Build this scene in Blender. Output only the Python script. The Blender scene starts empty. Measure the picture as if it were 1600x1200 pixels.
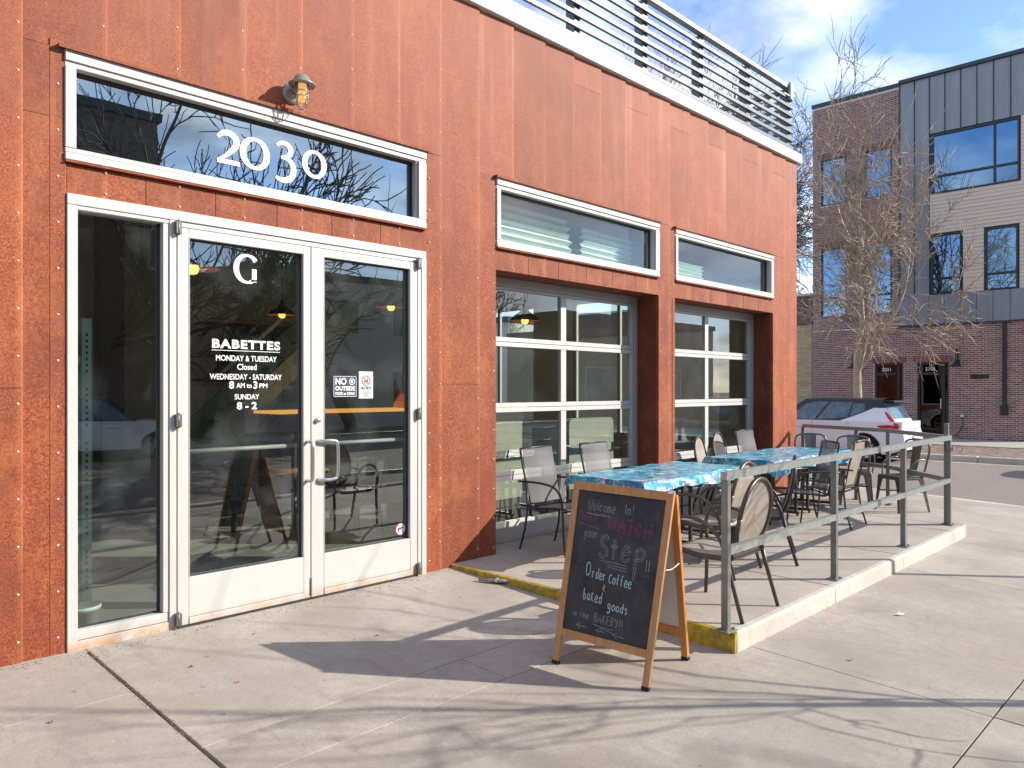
import bpy, bmesh, math, random
from mathutils import Vector, Matrix
random.seed(7)
R = math.radians
scene = bpy.context.scene
col = scene.collection

# ------------------------------------------------------------------ camera, world, sun
VA = R(44.416)                                   # view direction, measured from the wall (+X)
cam_d = bpy.data.cameras.new('camera')
cam_d.sensor_width = 36; cam_d.lens = 26.775; cam_d.shift_y = 0.005
cam_d.clip_start = .05; cam_d.clip_end = 1000
cam = bpy.data.objects.new('camera', cam_d); col.objects.link(cam)
cam.location = (-1.392, -5.120, 1.58)
cam.rotation_euler = (R(90), 0, VA - R(90))
scene.camera = cam

SUN_EL = R(27.4)
SD = Vector((math.sin(VA)*math.cos(SUN_EL), -math.cos(VA)*math.cos(SUN_EL), math.sin(SUN_EL)))   # towards the sun
sun_d = bpy.data.lights.new('sun', 'SUN'); sun_d.energy = 4.6; sun_d.angle = R(.5); sun_d.color = (1, .93, .82)
sun = bpy.data.objects.new('sun', sun_d); col.objects.link(sun)
sun.rotation_euler = SD.to_track_quat('Z', 'Y').to_euler(); sun.location = (12, -14, 14)

world = bpy.data.worlds.new('World'); scene.world = world; world.use_nodes = True
nt = world.node_tree; nt.nodes.clear(); N = nt.nodes.new; L = nt.links.new
wo = N('ShaderNodeOutputWorld'); bg = N('ShaderNodeBackground'); bg.inputs[1].default_value = .15
sky = N('ShaderNodeTexSky'); sky.sky_type = 'NISHITA'; sky.sun_disc = False
sky.sun_elevation = SUN_EL; sky.sun_rotation = math.atan2(SD.x, SD.y); sky.air_density = 1.0; sky.dust_density = .15; sky.ozone_density = 1.6
tc = N('ShaderNodeTexCoord'); sep = N('ShaderNodeSeparateXYZ'); L(tc.outputs['Generated'], sep.inputs[0])
addz = N('ShaderNodeMath'); addz.operation = 'ADD'; addz.inputs[1].default_value = .25; L(sep.outputs[2], addz.inputs[0])
mx = N('ShaderNodeMath'); mx.operation = 'MAXIMUM'; mx.inputs[1].default_value = .08; L(addz.outputs[0], mx.inputs[0])
dx = N('ShaderNodeMath'); dx.operation = 'DIVIDE'; L(sep.outputs[0], dx.inputs[0]); L(mx.outputs[0], dx.inputs[1])
dy = N('ShaderNodeMath'); dy.operation = 'DIVIDE'; L(sep.outputs[1], dy.inputs[0]); L(mx.outputs[0], dy.inputs[1])
cmb = N('ShaderNodeCombineXYZ'); L(dx.outputs[0], cmb.inputs[0]); L(dy.outputs[0], cmb.inputs[1])
noi = N('ShaderNodeTexNoise'); noi.inputs['Scale'].default_value = 1.7; noi.inputs['Detail'].default_value = 9; noi.inputs['Roughness'].default_value = .56
L(cmb.outputs[0], noi.inputs['Vector'])
cr = N('ShaderNodeValToRGB'); cr.color_ramp.elements[0].position = .44; cr.color_ramp.elements[1].position = .66
L(noi.outputs['Fac'], cr.inputs[0])
n2 = N('ShaderNodeTexNoise'); n2.inputs['Scale'].default_value = 4.5; n2.inputs['Detail'].default_value = 6; L(cmb.outputs[0], n2.inputs['Vector'])
ccol = N('ShaderNodeMixRGB'); ccol.inputs[1].default_value = (3.4, 3.6, 4.0, 1); ccol.inputs[2].default_value = (8.6, 8.5, 8.4, 1)
cr2 = N('ShaderNodeValToRGB'); cr2.color_ramp.elements[0].position = .35; cr2.color_ramp.elements[1].position = .62
L(n2.outputs['Fac'], cr2.inputs[0]); L(cr2.outputs[0], ccol.inputs[0])
tint = N('ShaderNodeMixRGB'); tint.blend_type = 'MULTIPLY'; tint.inputs[0].default_value = 1; tint.inputs[2].default_value = (.92, 1.0, 1.16, 1)
L(sky.outputs[0], tint.inputs[1])
mixc = N('ShaderNodeMixRGB'); L(cr.outputs[0], mixc.inputs[0]); L(tint.outputs[0], mixc.inputs[1]); L(ccol.outputs[0], mixc.inputs[2])
L(mixc.outputs[0], bg.inputs[0]); L(bg.outputs[0], wo.inputs[0])

scene.view_settings.view_transform = 'Standard'; scene.view_settings.look = 'None'
scene.view_settings.gamma = 1; scene.view_settings.use_curve_mapping = False
scene.view_settings.exposure = .62
scene.render.engine = 'CYCLES'
cy = scene.cycles
cy.max_bounces = 8; cy.diffuse_bounces = 4; cy.glossy_bounces = 4; cy.transmission_bounces = 6; cy.transparent_max_bounces = 16
cy.caustics_reflective = False; cy.caustics_refractive = False; cy.use_denoising = True; cy.sample_clamp_indirect = 6

# ------------------------------------------------------------------ helpers
def tag(o, label=None, cat=None, group=None, kind=None):
    if label: o['label'] = label
    if cat: o['category'] = cat
    if group: o['group'] = group
    if kind: o['kind'] = kind
    return o
def thing(name, label, cat, loc=(0, 0, 0), rz=0, group=None):
    o = bpy.data.objects.new(name, None); col.objects.link(o); o.empty_display_size = .1
    o.location = loc; o.rotation_euler = (0, 0, rz)
    return tag(o, label, cat, group)
def copy_tree(o, parent=None):
    c = o.copy(); col.objects.link(c); c.parent = parent
    for ch in list(o.children): copy_tree(ch, c)
    return c

class MB:
    def __init__(s): s.v = []; s.f = []; s.sm = []
    def add(s, vs, fs, smooth=False):
        b = len(s.v); s.v += [tuple(v) for v in vs]
        for f in fs: s.f.append([b+i for i in f]); s.sm.append(smooth)
        return s
    def box(s, x0, x1, y0, y1, z0, z1):
        return s.add([(x0,y0,z0),(x1,y0,z0),(x1,y1,z0),(x0,y1,z0),(x0,y0,z1),(x1,y0,z1),(x1,y1,z1),(x0,y1,z1)],
              [(0,3,2,1),(4,5,6,7),(0,1,5,4),(1,2,6,5),(2,3,7,6),(3,0,4,7)])
    def cbox(s, x0, x1, y0, y1, z0, z1, c=.003):           # box with chamfered edges
        if x0>x1: x0,x1=x1,x0
        if y0>y1: y0,y1=y1,y0
        if z0>z1: z0,z1=z1,z0
        c = min(c, (x1-x0)*.35, (y1-y0)*.35, (z1-z0)*.35)
        lo = (x0,y0,z0); hi = (x1,y1,z1); idx = {}; vs = []
        for i in range(8):
            b = [(i>>k)&1 for k in range(3)]
            for ax in range(3):                             # vertex on the face normal to ax
                p = []
                for k in range(3):
                    e = hi[k] if b[k] else lo[k]
                    if k != ax: e += -c if b[k] else c
                    p.append(e)
                idx[(i,ax)] = len(vs); vs.append(p)
        fs = []
        def quad(ids): fs.append(ids)
        for ax in range(3):
            u,w = (ax+1)%3, (ax+2)%3
            for sgn in (0,1):
                base = sgn<<ax
                q = [base, base|(1<<u), base|(1<<u)|(1<<w), base|(1<<w)]
                q = [idx[(k,ax)] for k in q]
                quad(q if sgn else q[::-1])
        for ax in range(3):                                 # 12 edges
            u,w = (ax+1)%3, (ax+2)%3
            for su in (0,1):
                for sw in (0,1):
                    a = (su<<u)|(sw<<w); b2 = a|(1<<ax)
                    q = [idx[(a,u)], idx[(b2,u)], idx[(b2,w)], idx[(a,w)]]
                    quad(q if (su^sw) else q[::-1])
        for i in range(8):
            par = (i&1)^((i>>1)&1)^((i>>2)&1)
            q = [idx[(i,0)], idx[(i,1)], idx[(i,2)]]
            quad(q if par else q[::-1])
        return s.add(vs, fs)
    def prism(s, pts, axis, a0, a1):                        # polygon pts extruded along axis
        n = len(pts)
        def P(p, a):
            return (a, p[0], p[1]) if axis == 'x' else (p[0], a, p[1]) if axis == 'y' else (p[0], p[1], a)
        vs = [P(p, a0) for p in pts] + [P(p, a1) for p in pts]
        return s.add(vs, [list(range(n))[::-1], list(range(n, 2*n))] + [(i, (i+1) % n, n+(i+1) % n, n+i) for i in range(n)])
    def tube(s, pts, r, n=8, cap=True, flat=1.0):
        pts = [Vector(p) for p in pts]; m = len(pts)
        rr = r if isinstance(r, (list, tuple)) else [r]*m
        t0 = (pts[1]-pts[0]).normalized()
        up = Vector((0,0,1)) if abs(t0.z) < .9 else Vector((1,0,0))
        nrm = (up - t0*up.dot(t0)).normalized(); vs = []
        for i in range(m):
            t = (pts[min(i+1,m-1)]-pts[max(i-1,0)]).normalized()
            nrm = (nrm - t*nrm.dot(t)).normalized(); bn = t.cross(nrm)
            for k in range(n):
                a = 2*math.pi*k/n
                vs.append(pts[i] + (nrm*math.cos(a)*flat + bn*math.sin(a))*rr[i])
        fs = [(i*n+k, i*n+(k+1)%n, (i+1)*n+(k+1)%n, (i+1)*n+k) for i in range(m-1) for k in range(n)]
        s.add(vs, fs, True)
        if cap: b = len(s.v)-len(vs); s.f.append([b+k for k in range(n)][::-1]); s.f.append([b+(m-1)*n+k for k in range(n)]); s.sm += [False, False]
        return s
    def bar(s, p0, p1, w, h):                               # rectangular bar from p0 to p1
        p0, p1 = Vector(p0), Vector(p1); t = (p1-p0).normalized()
        up = Vector((0,0,1)) if abs(t.z) < .95 else Vector((1,0,0))
        sd = t.cross(up).normalized()*w/2; u = sd.cross(t).normalized()*h/2
        vs = [p+a*sd+b*u for p in (p0,p1) for a,b in ((-1,-1),(1,-1),(1,1),(-1,1))]
        return s.add(vs, [(0,1,2,3),(7,6,5,4),(0,4,5,1),(1,5,6,2),(2,6,7,3),(3,7,4,0)])
    def lathe(s, prof, c=(0,0,0), n=16, axis='z', smooth=True):
        vs = []
        for r, z in prof:
            for k in range(n):
                a = 2*math.pi*k/n; x, y = r*math.cos(a), r*math.sin(a)
                p = (x,y,z) if axis == 'z' else (x,z,y) if axis == 'y' else (z,x,y)
                vs.append((c[0]+p[0], c[1]+p[1], c[2]+p[2]))
        m = len(prof)
        return s.add(vs, [(i*n+k, i*n+(k+1)%n, (i+1)*n+(k+1)%n, (i+1)*n+k) for i in range(m-1) for k in range(n)], smooth)
    def grid(s, P, smooth=True):                            # P[i][j] points
        nj = len(P[0]); vs = [p for row in P for p in row]
        return s.add(vs, [(i*nj+j, i*nj+j+1, (i+1)*nj+j+1, (i+1)*nj+j) for i in range(len(P)-1) for j in range(nj-1)], smooth)
    def build(s, name, mat, parent=None, world=True, fix=True):
        me = bpy.data.meshes.new(name)
        off = Vector((0,0,0))
        if parent is not None and world:
            p = parent
            while p is not None: off += p.location; p = p.parent
        elif parent is None and world and s.v:
            xs = list(zip(*s.v)); off = Vector(((min(xs[0])+max(xs[0]))/2, (min(xs[1])+max(xs[1]))/2, min(xs[2])))
        me.from_pydata([(v[0]-off.x, v[1]-off.y, v[2]-off.z) for v in s.v], [], s.f)
        me.polygons.foreach_set('use_smooth', s.sm)
        if fix:
            bm = bmesh.new(); bm.from_mesh(me); bmesh.ops.recalc_face_normals(bm, faces=bm.faces); bm.to_mesh(me); bm.free()
        me.update()
        if mat: me.materials.append(mat)
        o = bpy.data.objects.new(name, me); col.objects.link(o)
        if parent is not None: o.parent = parent
        else: o.location = off
        return o

def cr_spline(P, n=6, closed=False):
    P = [Vector(p) for p in P]; out = []; m = len(P)
    g = (lambda i: P[i % m]) if closed else (lambda i: P[max(0, min(m-1, i))])
    for i in range(m if closed else m-1):
        a, b, c, d = g(i-1), g(i), g(i+1), g(i+2)
        for k in range(n):
            t = k/n
            out.append(.5*((2*b)+(c-a)*t+(2*a-5*b+4*c-d)*t*t+(-a+3*b-3*c+d)*t**3))
    if not closed: out.append(P[-1])
    return out

# ------------------------------------------------------------------ materials
def mat(name, base=(.5,.5,.5), rough=.6, metal=0., spec=.5, coat=0.):
    m = bpy.data.materials.new(name); m.use_nodes = True
    b = m.node_tree.nodes['Principled BSDF']
    b.inputs['Base Color'].default_value = (*base, 1); b.inputs['Roughness'].default_value = rough
    b.inputs['Metallic'].default_value = metal; b.inputs['Specular IOR Level'].default_value = spec
    b.inputs['Coat Weight'].default_value = coat
    return m
class NT:
    def __init__(s, m): s.t = m.node_tree; s.b = s.t.nodes['Principled BSDF']
    def n(s, t, **kw):
        nd = s.t.nodes.new(t)
        for k, v in kw.items():
            if k in nd.inputs: nd.inputs[k].default_value = v
            else: setattr(nd, k, v)
        return nd
    def l(s, a, b): s.t.links.new(a, b)
    def pos(s, scale=(1,1,1)):
        g = s.n('ShaderNodeNewGeometry'); mp = s.n('ShaderNodeMapping'); mp.inputs['Scale'].default_value = scale
        s.l(g.outputs['Position'], mp.inputs[0]); return mp.outputs[0]
    def obj(s, scale=(1,1,1)):
        g = s.n('ShaderNodeTexCoord'); mp = s.n('ShaderNodeMapping'); mp.inputs['Scale'].default_value = scale
        s.l(g.outputs['Object'], mp.inputs[0]); return mp.outputs[0]
    def noise(s, vec, scale, detail=5, rough=.55):
        nd = s.n('ShaderNodeTexNoise'); nd.inputs['Scale'].default_value = scale; nd.inputs['Detail'].default_value = detail
        nd.inputs['Roughness'].default_value = rough; s.l(vec, nd.inputs['Vector']); return nd.outputs['Fac']
    def ramp(s, fac, stops):
        r = s.n('ShaderNodeValToRGB'); e = r.color_ramp.elements
        while len(e) < len(stops): e.new(.5)
        for i, (p, c) in enumerate(stops):
            e[i].position = p; e[i].color = (*c, 1) if not isinstance(c, (int, float)) else (c, c, c, 1)
        s.l(fac, r.inputs[0]); return r.outputs[0]
    def mix(s, fac, a, b, mode='MIX'):
        m = s.n('ShaderNodeMixRGB', blend_type=mode)
        for i, x in ((0, fac), (1, a), (2, b)):
            if hasattr(x, 'is_output'): s.l(x, m.inputs[i])
            elif i == 0: m.inputs[0].default_value = x
            else: m.inputs[i].default_value = (*x, 1)
        return m.outputs[0]
    def bump(s, h, strength=.3, dist=.01):
        b = s.n('ShaderNodeBump'); b.inputs['Strength'].default_value = strength; b.inputs['Distance'].default_value = dist
        s.l(h, b.inputs['Height']); s.l(b.outputs[0], s.b.inputs['Normal'])
    def base(s, c): s.l(c, s.b.inputs['Base Color'])
    def rough(s, c): s.l(c, s.b.inputs['Roughness'])

def noisy(name, c0, c1, scale=8, rough=.6, metal=0, bump=0, bscale=60, spec=.5, stretch=(1,1,1)):
    m = mat(name, c0, rough, metal, spec); t = NT(m); p = t.pos(stretch)
    t.base(t.ramp(t.noise(p, scale, 6), [(.3, c0), (.7, c1)]))
    if bump: t.bump(t.noise(p, bscale, 4), bump, .004)
    return m

def rust_mat(name, k=1.0, wash=1.0):
    m = mat(name, (.4,.1,.04), .62, 0, .5); t = NT(m)
    p = t.pos()
    fine = t.noise(p, 75, 5, .95); mid = t.noise(p, 5, 6, .7)
    streak = t.noise(t.pos((3.2,3.2,.45)), 1.5, 4, .55)
    oi = t.n('ShaderNodeObjectInfo')
    c = t.ramp(fine, [(.40, (.12*k,.018*k,.006*k)), (.50, (.34*k,.070*k,.017*k)), (.60, (.60*k,.165*k,.048*k))])
    c = t.mix(t.ramp(mid, [(.35, .38), (.65, 0.)]), c, (.22*k,.040*k,.015*k))
    c = t.mix(t.ramp(streak, [(.50, 0.), (.78, .38*wash)]), c, (.48*k,.18*k,.10*k))     # pale water marks that run down
    c = t.mix(t.ramp(t.noise(t.pos((1.6,1.6,.6)), 1.3, 6, .7), [(.36, .60), (.54, 0.)]), c, (.20*k,.038*k,.017*k))
    c = t.mix(t.ramp(t.noise(p, 160, 2, .8), [(.64, 0.), (.72, .6)]), c, (.72*k,.30*k,.16*k))
    c = t.mix(t.ramp(t.noise(t.pos((16,16,.5)), 1.2, 6, .7), [(.66, 0.), (.76, .22)]), c, (.17*k,.034*k,.014*k))  # dark narrow drips
    c = t.mix(t.ramp(t.noise(t.pos((1,1,.8)), 2.2, 7, .75), [(.50, 0.), (.66, .5)]), c, (.54*k,.155*k,.042*k))     # fresher orange patches
    sx = t.n('ShaderNodeSeparateXYZ'); t.l(p, sx.inputs[0])                                # scoured orange band where sheets lap and water collects
    a1 = t.n('ShaderNodeMath', operation='ADD'); a1.inputs[1].default_value = -.2275+4.525; t.l(sx.outputs[0], a1.inputs[0])
    a2 = t.n('ShaderNodeMath', operation='DIVIDE'); a2.inputs[1].default_value = .4525; t.l(a1.outputs[0], a2.inputs[0])
    a3 = t.n('ShaderNodeMath', operation='FRACT'); t.l(a2.outputs[0], a3.inputs[0])
    band = t.ramp(a3.outputs[0], [(.0, .30), (.025, .0), (.90, .0), (.95, .28), (1., .5)])
    bm_ = t.n('ShaderNodeMath', operation='MULTIPLY'); t.l(band, bm_.inputs[0]); t.l(t.ramp(t.noise(t.pos((1,1,.35)), 2.3, 6, .7), [(.35, .1), (.62, 1.)]), bm_.inputs[1])
    c = t.mix(bm_.outputs[0], c, (.68*k,.22*k,.07*k))
    wm = t.n('ShaderNodeMapRange'); wm.inputs[1].default_value = 3.3; wm.inputs[2].default_value = 4.9; t.l(sx.outputs[2], wm.inputs[0])   # chalky runs under the roof cap
    wn = t.n('ShaderNodeMath', operation='MULTIPLY'); t.l(wm.outputs[0], wn.inputs[0]); t.l(t.ramp(t.noise(t.pos((5,5,.2)), 1.5, 3, .5), [(.56, 0.), (.72, .5)]), wn.inputs[1])
    c = t.mix(wn.outputs[0], c, (.62*k,.36*k,.26*k))
    sp = t.n('ShaderNodeSeparateXYZ'); t.l(p, sp.inputs[0])                                # pale sheen of the upper sheets, mixed into the colour
    hi = t.n('ShaderNodeMapRange'); hi.inputs[1].default_value = 2.4; hi.inputs[2].default_value = 5.0; hi.inputs[4].default_value = .46
    t.l(sp.outputs[2], hi.inputs[0]); c = t.mix(hi.outputs[0], c, (.42*k,.155*k,.095*k))
    hs = t.n('ShaderNodeHueSaturation'); hs.inputs['Saturation'].default_value = .95; mr = t.n('ShaderNodeMapRange'); mr.inputs[3].default_value = .86; mr.inputs[4].default_value = 1.07
    t.l(oi.outputs['Random'], mr.inputs[0]); t.l(mr.outputs[0], hs.inputs['Value']); t.l(c, hs.inputs['Color'])
    t.base(hs.outputs[0]); t.rough(t.ramp(fine, [(.3, .60), (.7, .74)])); t.bump(fine, .45, .003); t.b.inputs['Specular IOR Level'].default_value = .3
    return m

def concrete(name, c0, c1, stain=(.30,.23,.16), sc=1.0):
    m = mat(name, c0, .85, 0, .3); t = NT(m); p = t.pos()
    a = t.noise(p, 1.3*sc, 7, .6); b = t.noise(p, 14*sc, 5, .7); f = t.noise(p, 190, 2, .8)
    c = t.ramp(a, [(.36, c0), (.62, c1)])
    c = t.mix(t.ramp(b, [(.35, .45), (.65, 0.)]), c, tuple(x*.86 for x in c0))
    c = t.mix(t.ramp(t.noise(p, .9, 4), [(.5, 0.), (.8, .55)]), c, stain)
    c = t.mix(t.ramp(f, [(.34, .75), (.49, 0.)]), c, tuple(x*.66 for x in c0)); c = t.mix(t.ramp(t.noise(p, 60, 4, .8), [(.40, .35), (.52, 0.)]), c, tuple(x*.75 for x in c0))
    c = t.mix(t.ramp(t.noise(p, 260, 2), [(.62, 0.), (.75, .4)]), c, tuple(min(1, x*1.35) for x in c1))
    v = t.n('ShaderNodeTexVoronoi'); v.inputs['Scale'].default_value = 3.2; t.l(p, v.inputs['Vector'])      # gum spots and scuffs
    c = t.mix(t.ramp(v.outputs['Distance'], [(.035, .55), (.06, 0.)]), c, tuple(x*.45 for x in c0))
    c = t.mix(t.ramp(t.noise(t.pos((3,.6,1)), 3, 7, .8), [(.54, 0.), (.68, .5)]), c, tuple(x*.66 for x in c0))
    # broom strokes
    w = t.n('ShaderNodeTexNoise'); w.inputs['Scale'].default_value = 1; t.l(t.pos((14, 260, 14)), w.inputs['Vector'])
    oi = t.n('ShaderNodeObjectInfo'); hs = t.n('ShaderNodeHueSaturation'); mr = t.n('ShaderNodeMapRange'); mr.inputs[3].default_value = .94; mr.inputs[4].default_value = 1.05
    t.l(oi.outputs['Random'], mr.inputs[0]); t.l(mr.outputs[0], hs.inputs['Value']); t.l(c, hs.inputs['Color'])
    t.base(hs.outputs[0])
    mh = t.mix(.5, f, w.outputs['Fac']); t.bump(mh, .25, .003)
    return m

def glass_mat(name, tintc=(.62,.70,.66), ior=1.75, gain=1.6, rough=.0, dirt=.0, coat=(1,1,1)):
    m = bpy.data.materials.new(name); m.use_nodes = True; t = m.node_tree; t.nodes.clear()
    o = t.nodes.new('ShaderNodeOutputMaterial'); mx = t.nodes.new('ShaderNodeMixShader')
    tr = t.nodes.new('ShaderNodeBsdfTransparent'); tr.inputs[0].default_value = (*tintc, 1)
    gl = t.nodes.new('ShaderNodeBsdfGlossy'); gl.inputs['Roughness'].default_value = rough; gl.inputs[0].default_value = (*coat, 1)
    fr = t.nodes.new('ShaderNodeFresnel'); fr.inputs[0].default_value = ior
    mu = t.nodes.new('ShaderNodeMath'); mu.operation = 'MULTIPLY'; mu.inputs[1].default_value = gain; mu.use_clamp = True
    g = t.nodes.new('ShaderNodeNewGeometry'); nn = t.nodes.new('ShaderNodeTexNoise'); nn.inputs['Scale'].default_value = 1.1
    t.links.new(g.outputs['Position'], nn.inputs['Vector'])
    bp = t.nodes.new('ShaderNodeBump'); bp.inputs['Strength'].default_value = .05; bp.inputs['Distance'].default_value = .02
    t.links.new(nn.outputs['Fac'], bp.inputs['Height']); t.links.new(bp.outputs[0], gl.inputs['Normal'])
    inv = t.nodes.new('ShaderNodeMapRange'); inv.inputs[3].default_value = ior; inv.inputs[4].default_value = 1/ior      # same reflectance from either side
    t.links.new(g.outputs['Backfacing'], inv.inputs[0]); t.links.new(inv.outputs[0], fr.inputs[0])
    t.links.new(fr.outputs[0], mu.inputs[0]); t.links.new(mu.outputs[0], mx.inputs[0])
    t.links.new(tr.outputs[0], mx.inputs[1]); t.links.new(gl.outputs[0], mx.inputs[2])
    if dirt:
        df = t.nodes.new('ShaderNodeBsdfDiffuse'); df.inputs[0].default_value = (.5,.55,.56,1)
        m2 = t.nodes.new('ShaderNodeMixShader'); n2 = t.nodes.new('ShaderNodeTexNoise'); n2.inputs['Scale'].default_value = 2.2; n2.inputs['Detail'].default_value = 8
        r = t.nodes.new('ShaderNodeValToRGB'); r.color_ramp.elements[0].position = .5; r.color_ramp.elements[1].position = .8; r.color_ramp.elements[1].color = (dirt, dirt, dirt, 1)
        t.links.new(g.outputs['Position'], n2.inputs['Vector']); t.links.new(n2.outputs['Fac'], r.inputs[0]); t.links.new(r.outputs[0], m2.inputs[0])
        t.links.new(mx.outputs[0], m2.inputs[1]); t.links.new(df.outputs[0], m2.inputs[2]); t.links.new(m2.outputs[0], o.inputs[0])
    else: t.links.new(mx.outputs[0], o.inputs[0])
    return m
def emit(name, c, s):
    m = mat(name, c, .4); b = m.node_tree.nodes['Principled BSDF']
    b.inputs['Emission Color'].default_value = (*c, 1); b.inputs['Emission Strength'].default_value = s; return m

def brick_mat(name, cols, rough=.85):
    m = mat(name, cols[0], rough, 0, .3); t = NT(m)
    g = t.n('ShaderNodeNewGeometry')
    n = len(cols); c = t.ramp(g.outputs['Random Per Island'], [((i+.5)/n, cc) for i, cc in enumerate(cols)])
    c = t.mix(t.ramp(t.noise(t.pos(), 30, 3), [(.3, .35), (.7, 0.)]), c, tuple(x*.6 for x in cols[0]))
    t.base(c); t.bump(t.noise(t.pos(), 60, 3), .3, .003)
    return m

M = {}
M['rust'] = rust_mat('weathered_steel', .92)
M['rust_red'] = rust_mat('weathered_steel_trim', .84, 1.3)
M['rust_shaded'] = rust_mat('weathered_steel_shaded', .62, .3)  # darker copy of the steel: shade of the reveals put into the colour
M['rivet'] = mat('rivet_metal', (.80,.62,.52), .45, .1)
def alu(name, c=(.56,.55,.52), rough=.5):
    m = mat(name, c, rough, .1, .4); t = NT(m); p = t.pos()
    cc = t.mix(t.ramp(t.noise(t.pos((1,1,.3)), 5, 6), [(.4, 0.), (.8, .35)]), c, tuple(x*.80 for x in c))
    cc = t.mix(t.ramp(t.noise(p, 22, 6, .75), [(.58, 0.), (.8, .5)]), cc, (.50,.38,.26))
    sp = t.n('ShaderNodeSeparateXYZ'); t.l(p, sp.inputs[0])                    # rusty splash line just above the pavement
    lo = t.n('ShaderNodeMapRange'); lo.inputs[1].default_value = .10; lo.inputs[2].default_value = .01; t.l(sp.outputs[2], lo.inputs[0])
    mu = t.n('ShaderNodeMath', operation='MULTIPLY'); t.l(lo.outputs[0], mu.inputs[0]); t.l(t.ramp(t.noise(p, 7, 6, .7), [(.38, .1), (.6, .9)]), mu.inputs[1])
    cc = t.mix(mu.outputs[0], cc, (.50,.30,.15))
    t.base(cc); t.bump(t.noise(p, 40, 4), .05, .002); return m
M['alu'] = alu('white_aluminium')
M['alu_grey'] = mat('grey_aluminium', (.42,.40,.38), .5, .3)
M['black_seal'] = mat('dark_gasket', (.03,.03,.03), .6)  # near-black colour of the gaskets and door sweeps
M['glass'] = glass_mat('door_glass', (.74,.82,.77), 1.85, 2.0, 0, .10, (.93,1,1))
M['glass_sky'] = glass_mat('transom_glass', (.42,.50,.50), 2.1, 3.0, 0, 0, (.66,.84,1))
M['glass_clear'] = glass_mat('clear_transom_glass', (.86,.92,.90), 1.6, 1.5)
M['glass_garage'] = glass_mat('garage_glass', (.80,.86,.82), 1.7, 1.7, 0, .05)
M['steel'] = mat('brushed_steel', (.62,.61,.59), .28, .95)
M['dark_metal'] = mat('dark_hinge_metal', (.16,.155,.15), .45, .6)
M['white_vinyl'] = mat('white_vinyl', (.84,.84,.86), .5)
M['white_cap'] = noisy('white_parapet_paint', (.62,.605,.57), (.54,.52,.48), 3, .5)
M['slat'] = noisy('grey_powder_coat', (.085,.095,.105), (.12,.13,.145), 4, .45, .2)
M['galv'] = noisy('galvanised_steel', (.24,.255,.25), (.36,.375,.36), 22, .42, .45, .1)
M['galv_side'] = noisy('grey_rail_steel', (.155,.16,.155), (.21,.215,.205), 10, .5, .3)
M['conc'] = concrete('sidewalk_concrete', (.365,.325,.275), (.50,.448,.385))
M['conc_plat'] = concrete('platform_concrete', (.42,.37,.32), (.52,.47,.41), (.33,.26,.19))
M['conc_pale'] = concrete('kerb_concrete', (.55,.50,.43), (.68,.63,.55), (.42,.33,.24))
M['conc_far'] = concrete('far_sidewalk_concrete', (.40,.36,.31), (.50,.46,.40))
M['joint'] = noisy('joint_filler', (.10,.075,.055), (.19,.15,.11), 30, .95)
def yellow_mat():
    m = mat('worn_yellow_paint', (.5,.36,.02), .6); t = NT(m); p = t.pos()
    c = t.ramp(t.noise(p, 20, 5), [(.35, (.30,.21,.012)), (.6, (.50,.36,.02))])
    c = t.mix(t.ramp(t.noise(p, 9, 7, .75), [(.46, 0.), (.60, .85)]), c, (.20,.16,.08)); t.base(c); t.bump(t.noise(p, 90, 3), .3, .003); return m
M['yellow'] = yellow_mat()
def asphalt():
    m = mat('asphalt', (.17,.14,.125), .9, 0, .25); t = NT(m); p = t.pos()
    c = t.ramp(t.noise(p, 90, 3, .9), [(.3, (.16,.13,.112)), (.7, (.37,.31,.27))])
    c = t.mix(t.ramp(t.noise(p, .35, 5), [(.4, 0.), (.7, .4)]), c, (.23,.19,.165)); c = t.mix(t.ramp(t.noise(p, 22, 3, .9), [(.42, .6), (.5, 0.)]), c, (.14,.115,.10)); c = t.mix(t.ramp(t.noise(p, 31, 2, .9), [(.58, 0.), (.66, .6)]), c, (.42,.36,.32)); t.base(c); t.bump(t.noise(p, 60, 3), .6, .01); return m
M['asphalt'] = asphalt()
M['earth'] = noisy('bare_earth', (.16,.12,.08), (.22,.17,.11), 3, .95)
M['wood'] = noisy('varnished_pine', (.42,.20,.075), (.56,.30,.13), 3, .5, 0, .1, 40, .4, (14,14,1))
M['wood_dark'] = noisy('orange_pine', (.50,.20,.05), (.60,.27,.08), 3, .5, 0, .1, 40, .4, (14,14,1))
def chalkboard():
    m = mat('chalkboard', (.028,.03,.033), .75, 0, .35); t = NT(m); p = t.pos()
    c = t.ramp(t.noise(p, 5, 8, .7), [(.35, (.028,.029,.031)), (.75, (.078,.080,.084))]); t.base(c); return m
M['board'] = chalkboard()
def chalk(name, c, cover=.5):
    m = mat(name, c, .95, 0, .1); t = NT(m); a = t.ramp(t.noise(t.pos(), 330, 3, .8), [(.5-cover*.32, 0.), (.60-cover*.2, 1.)])
    t.l(a, t.b.inputs['Alpha']); return m
M['chalk_w'] = chalk('white_chalk', (.36,.36,.36), .30)
M['chalk_b'] = chalk('pale_blue_chalk', (.46,.60,.64), .55)
M['chalk_p'] = chalk('magenta_chalk', (.40,.09,.24), .35)
M['rubber'] = mat('black_rubber', (.02,.02,.02), .8)
M['white_panel'] = noisy('whiteboard_back', (.60,.57,.52), (.68,.65,.60), 3, .5)
M['rope'] = mat('white_cord', (.7,.68,.62), .9)
M['bronze'] = noisy('bronze_powder_coat', (.085,.068,.052), (.125,.102,.08), 14, .38, .5)
M['char'] = mat('dark_chair_frame', (.05,.048,.046), .4, .4)
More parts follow.
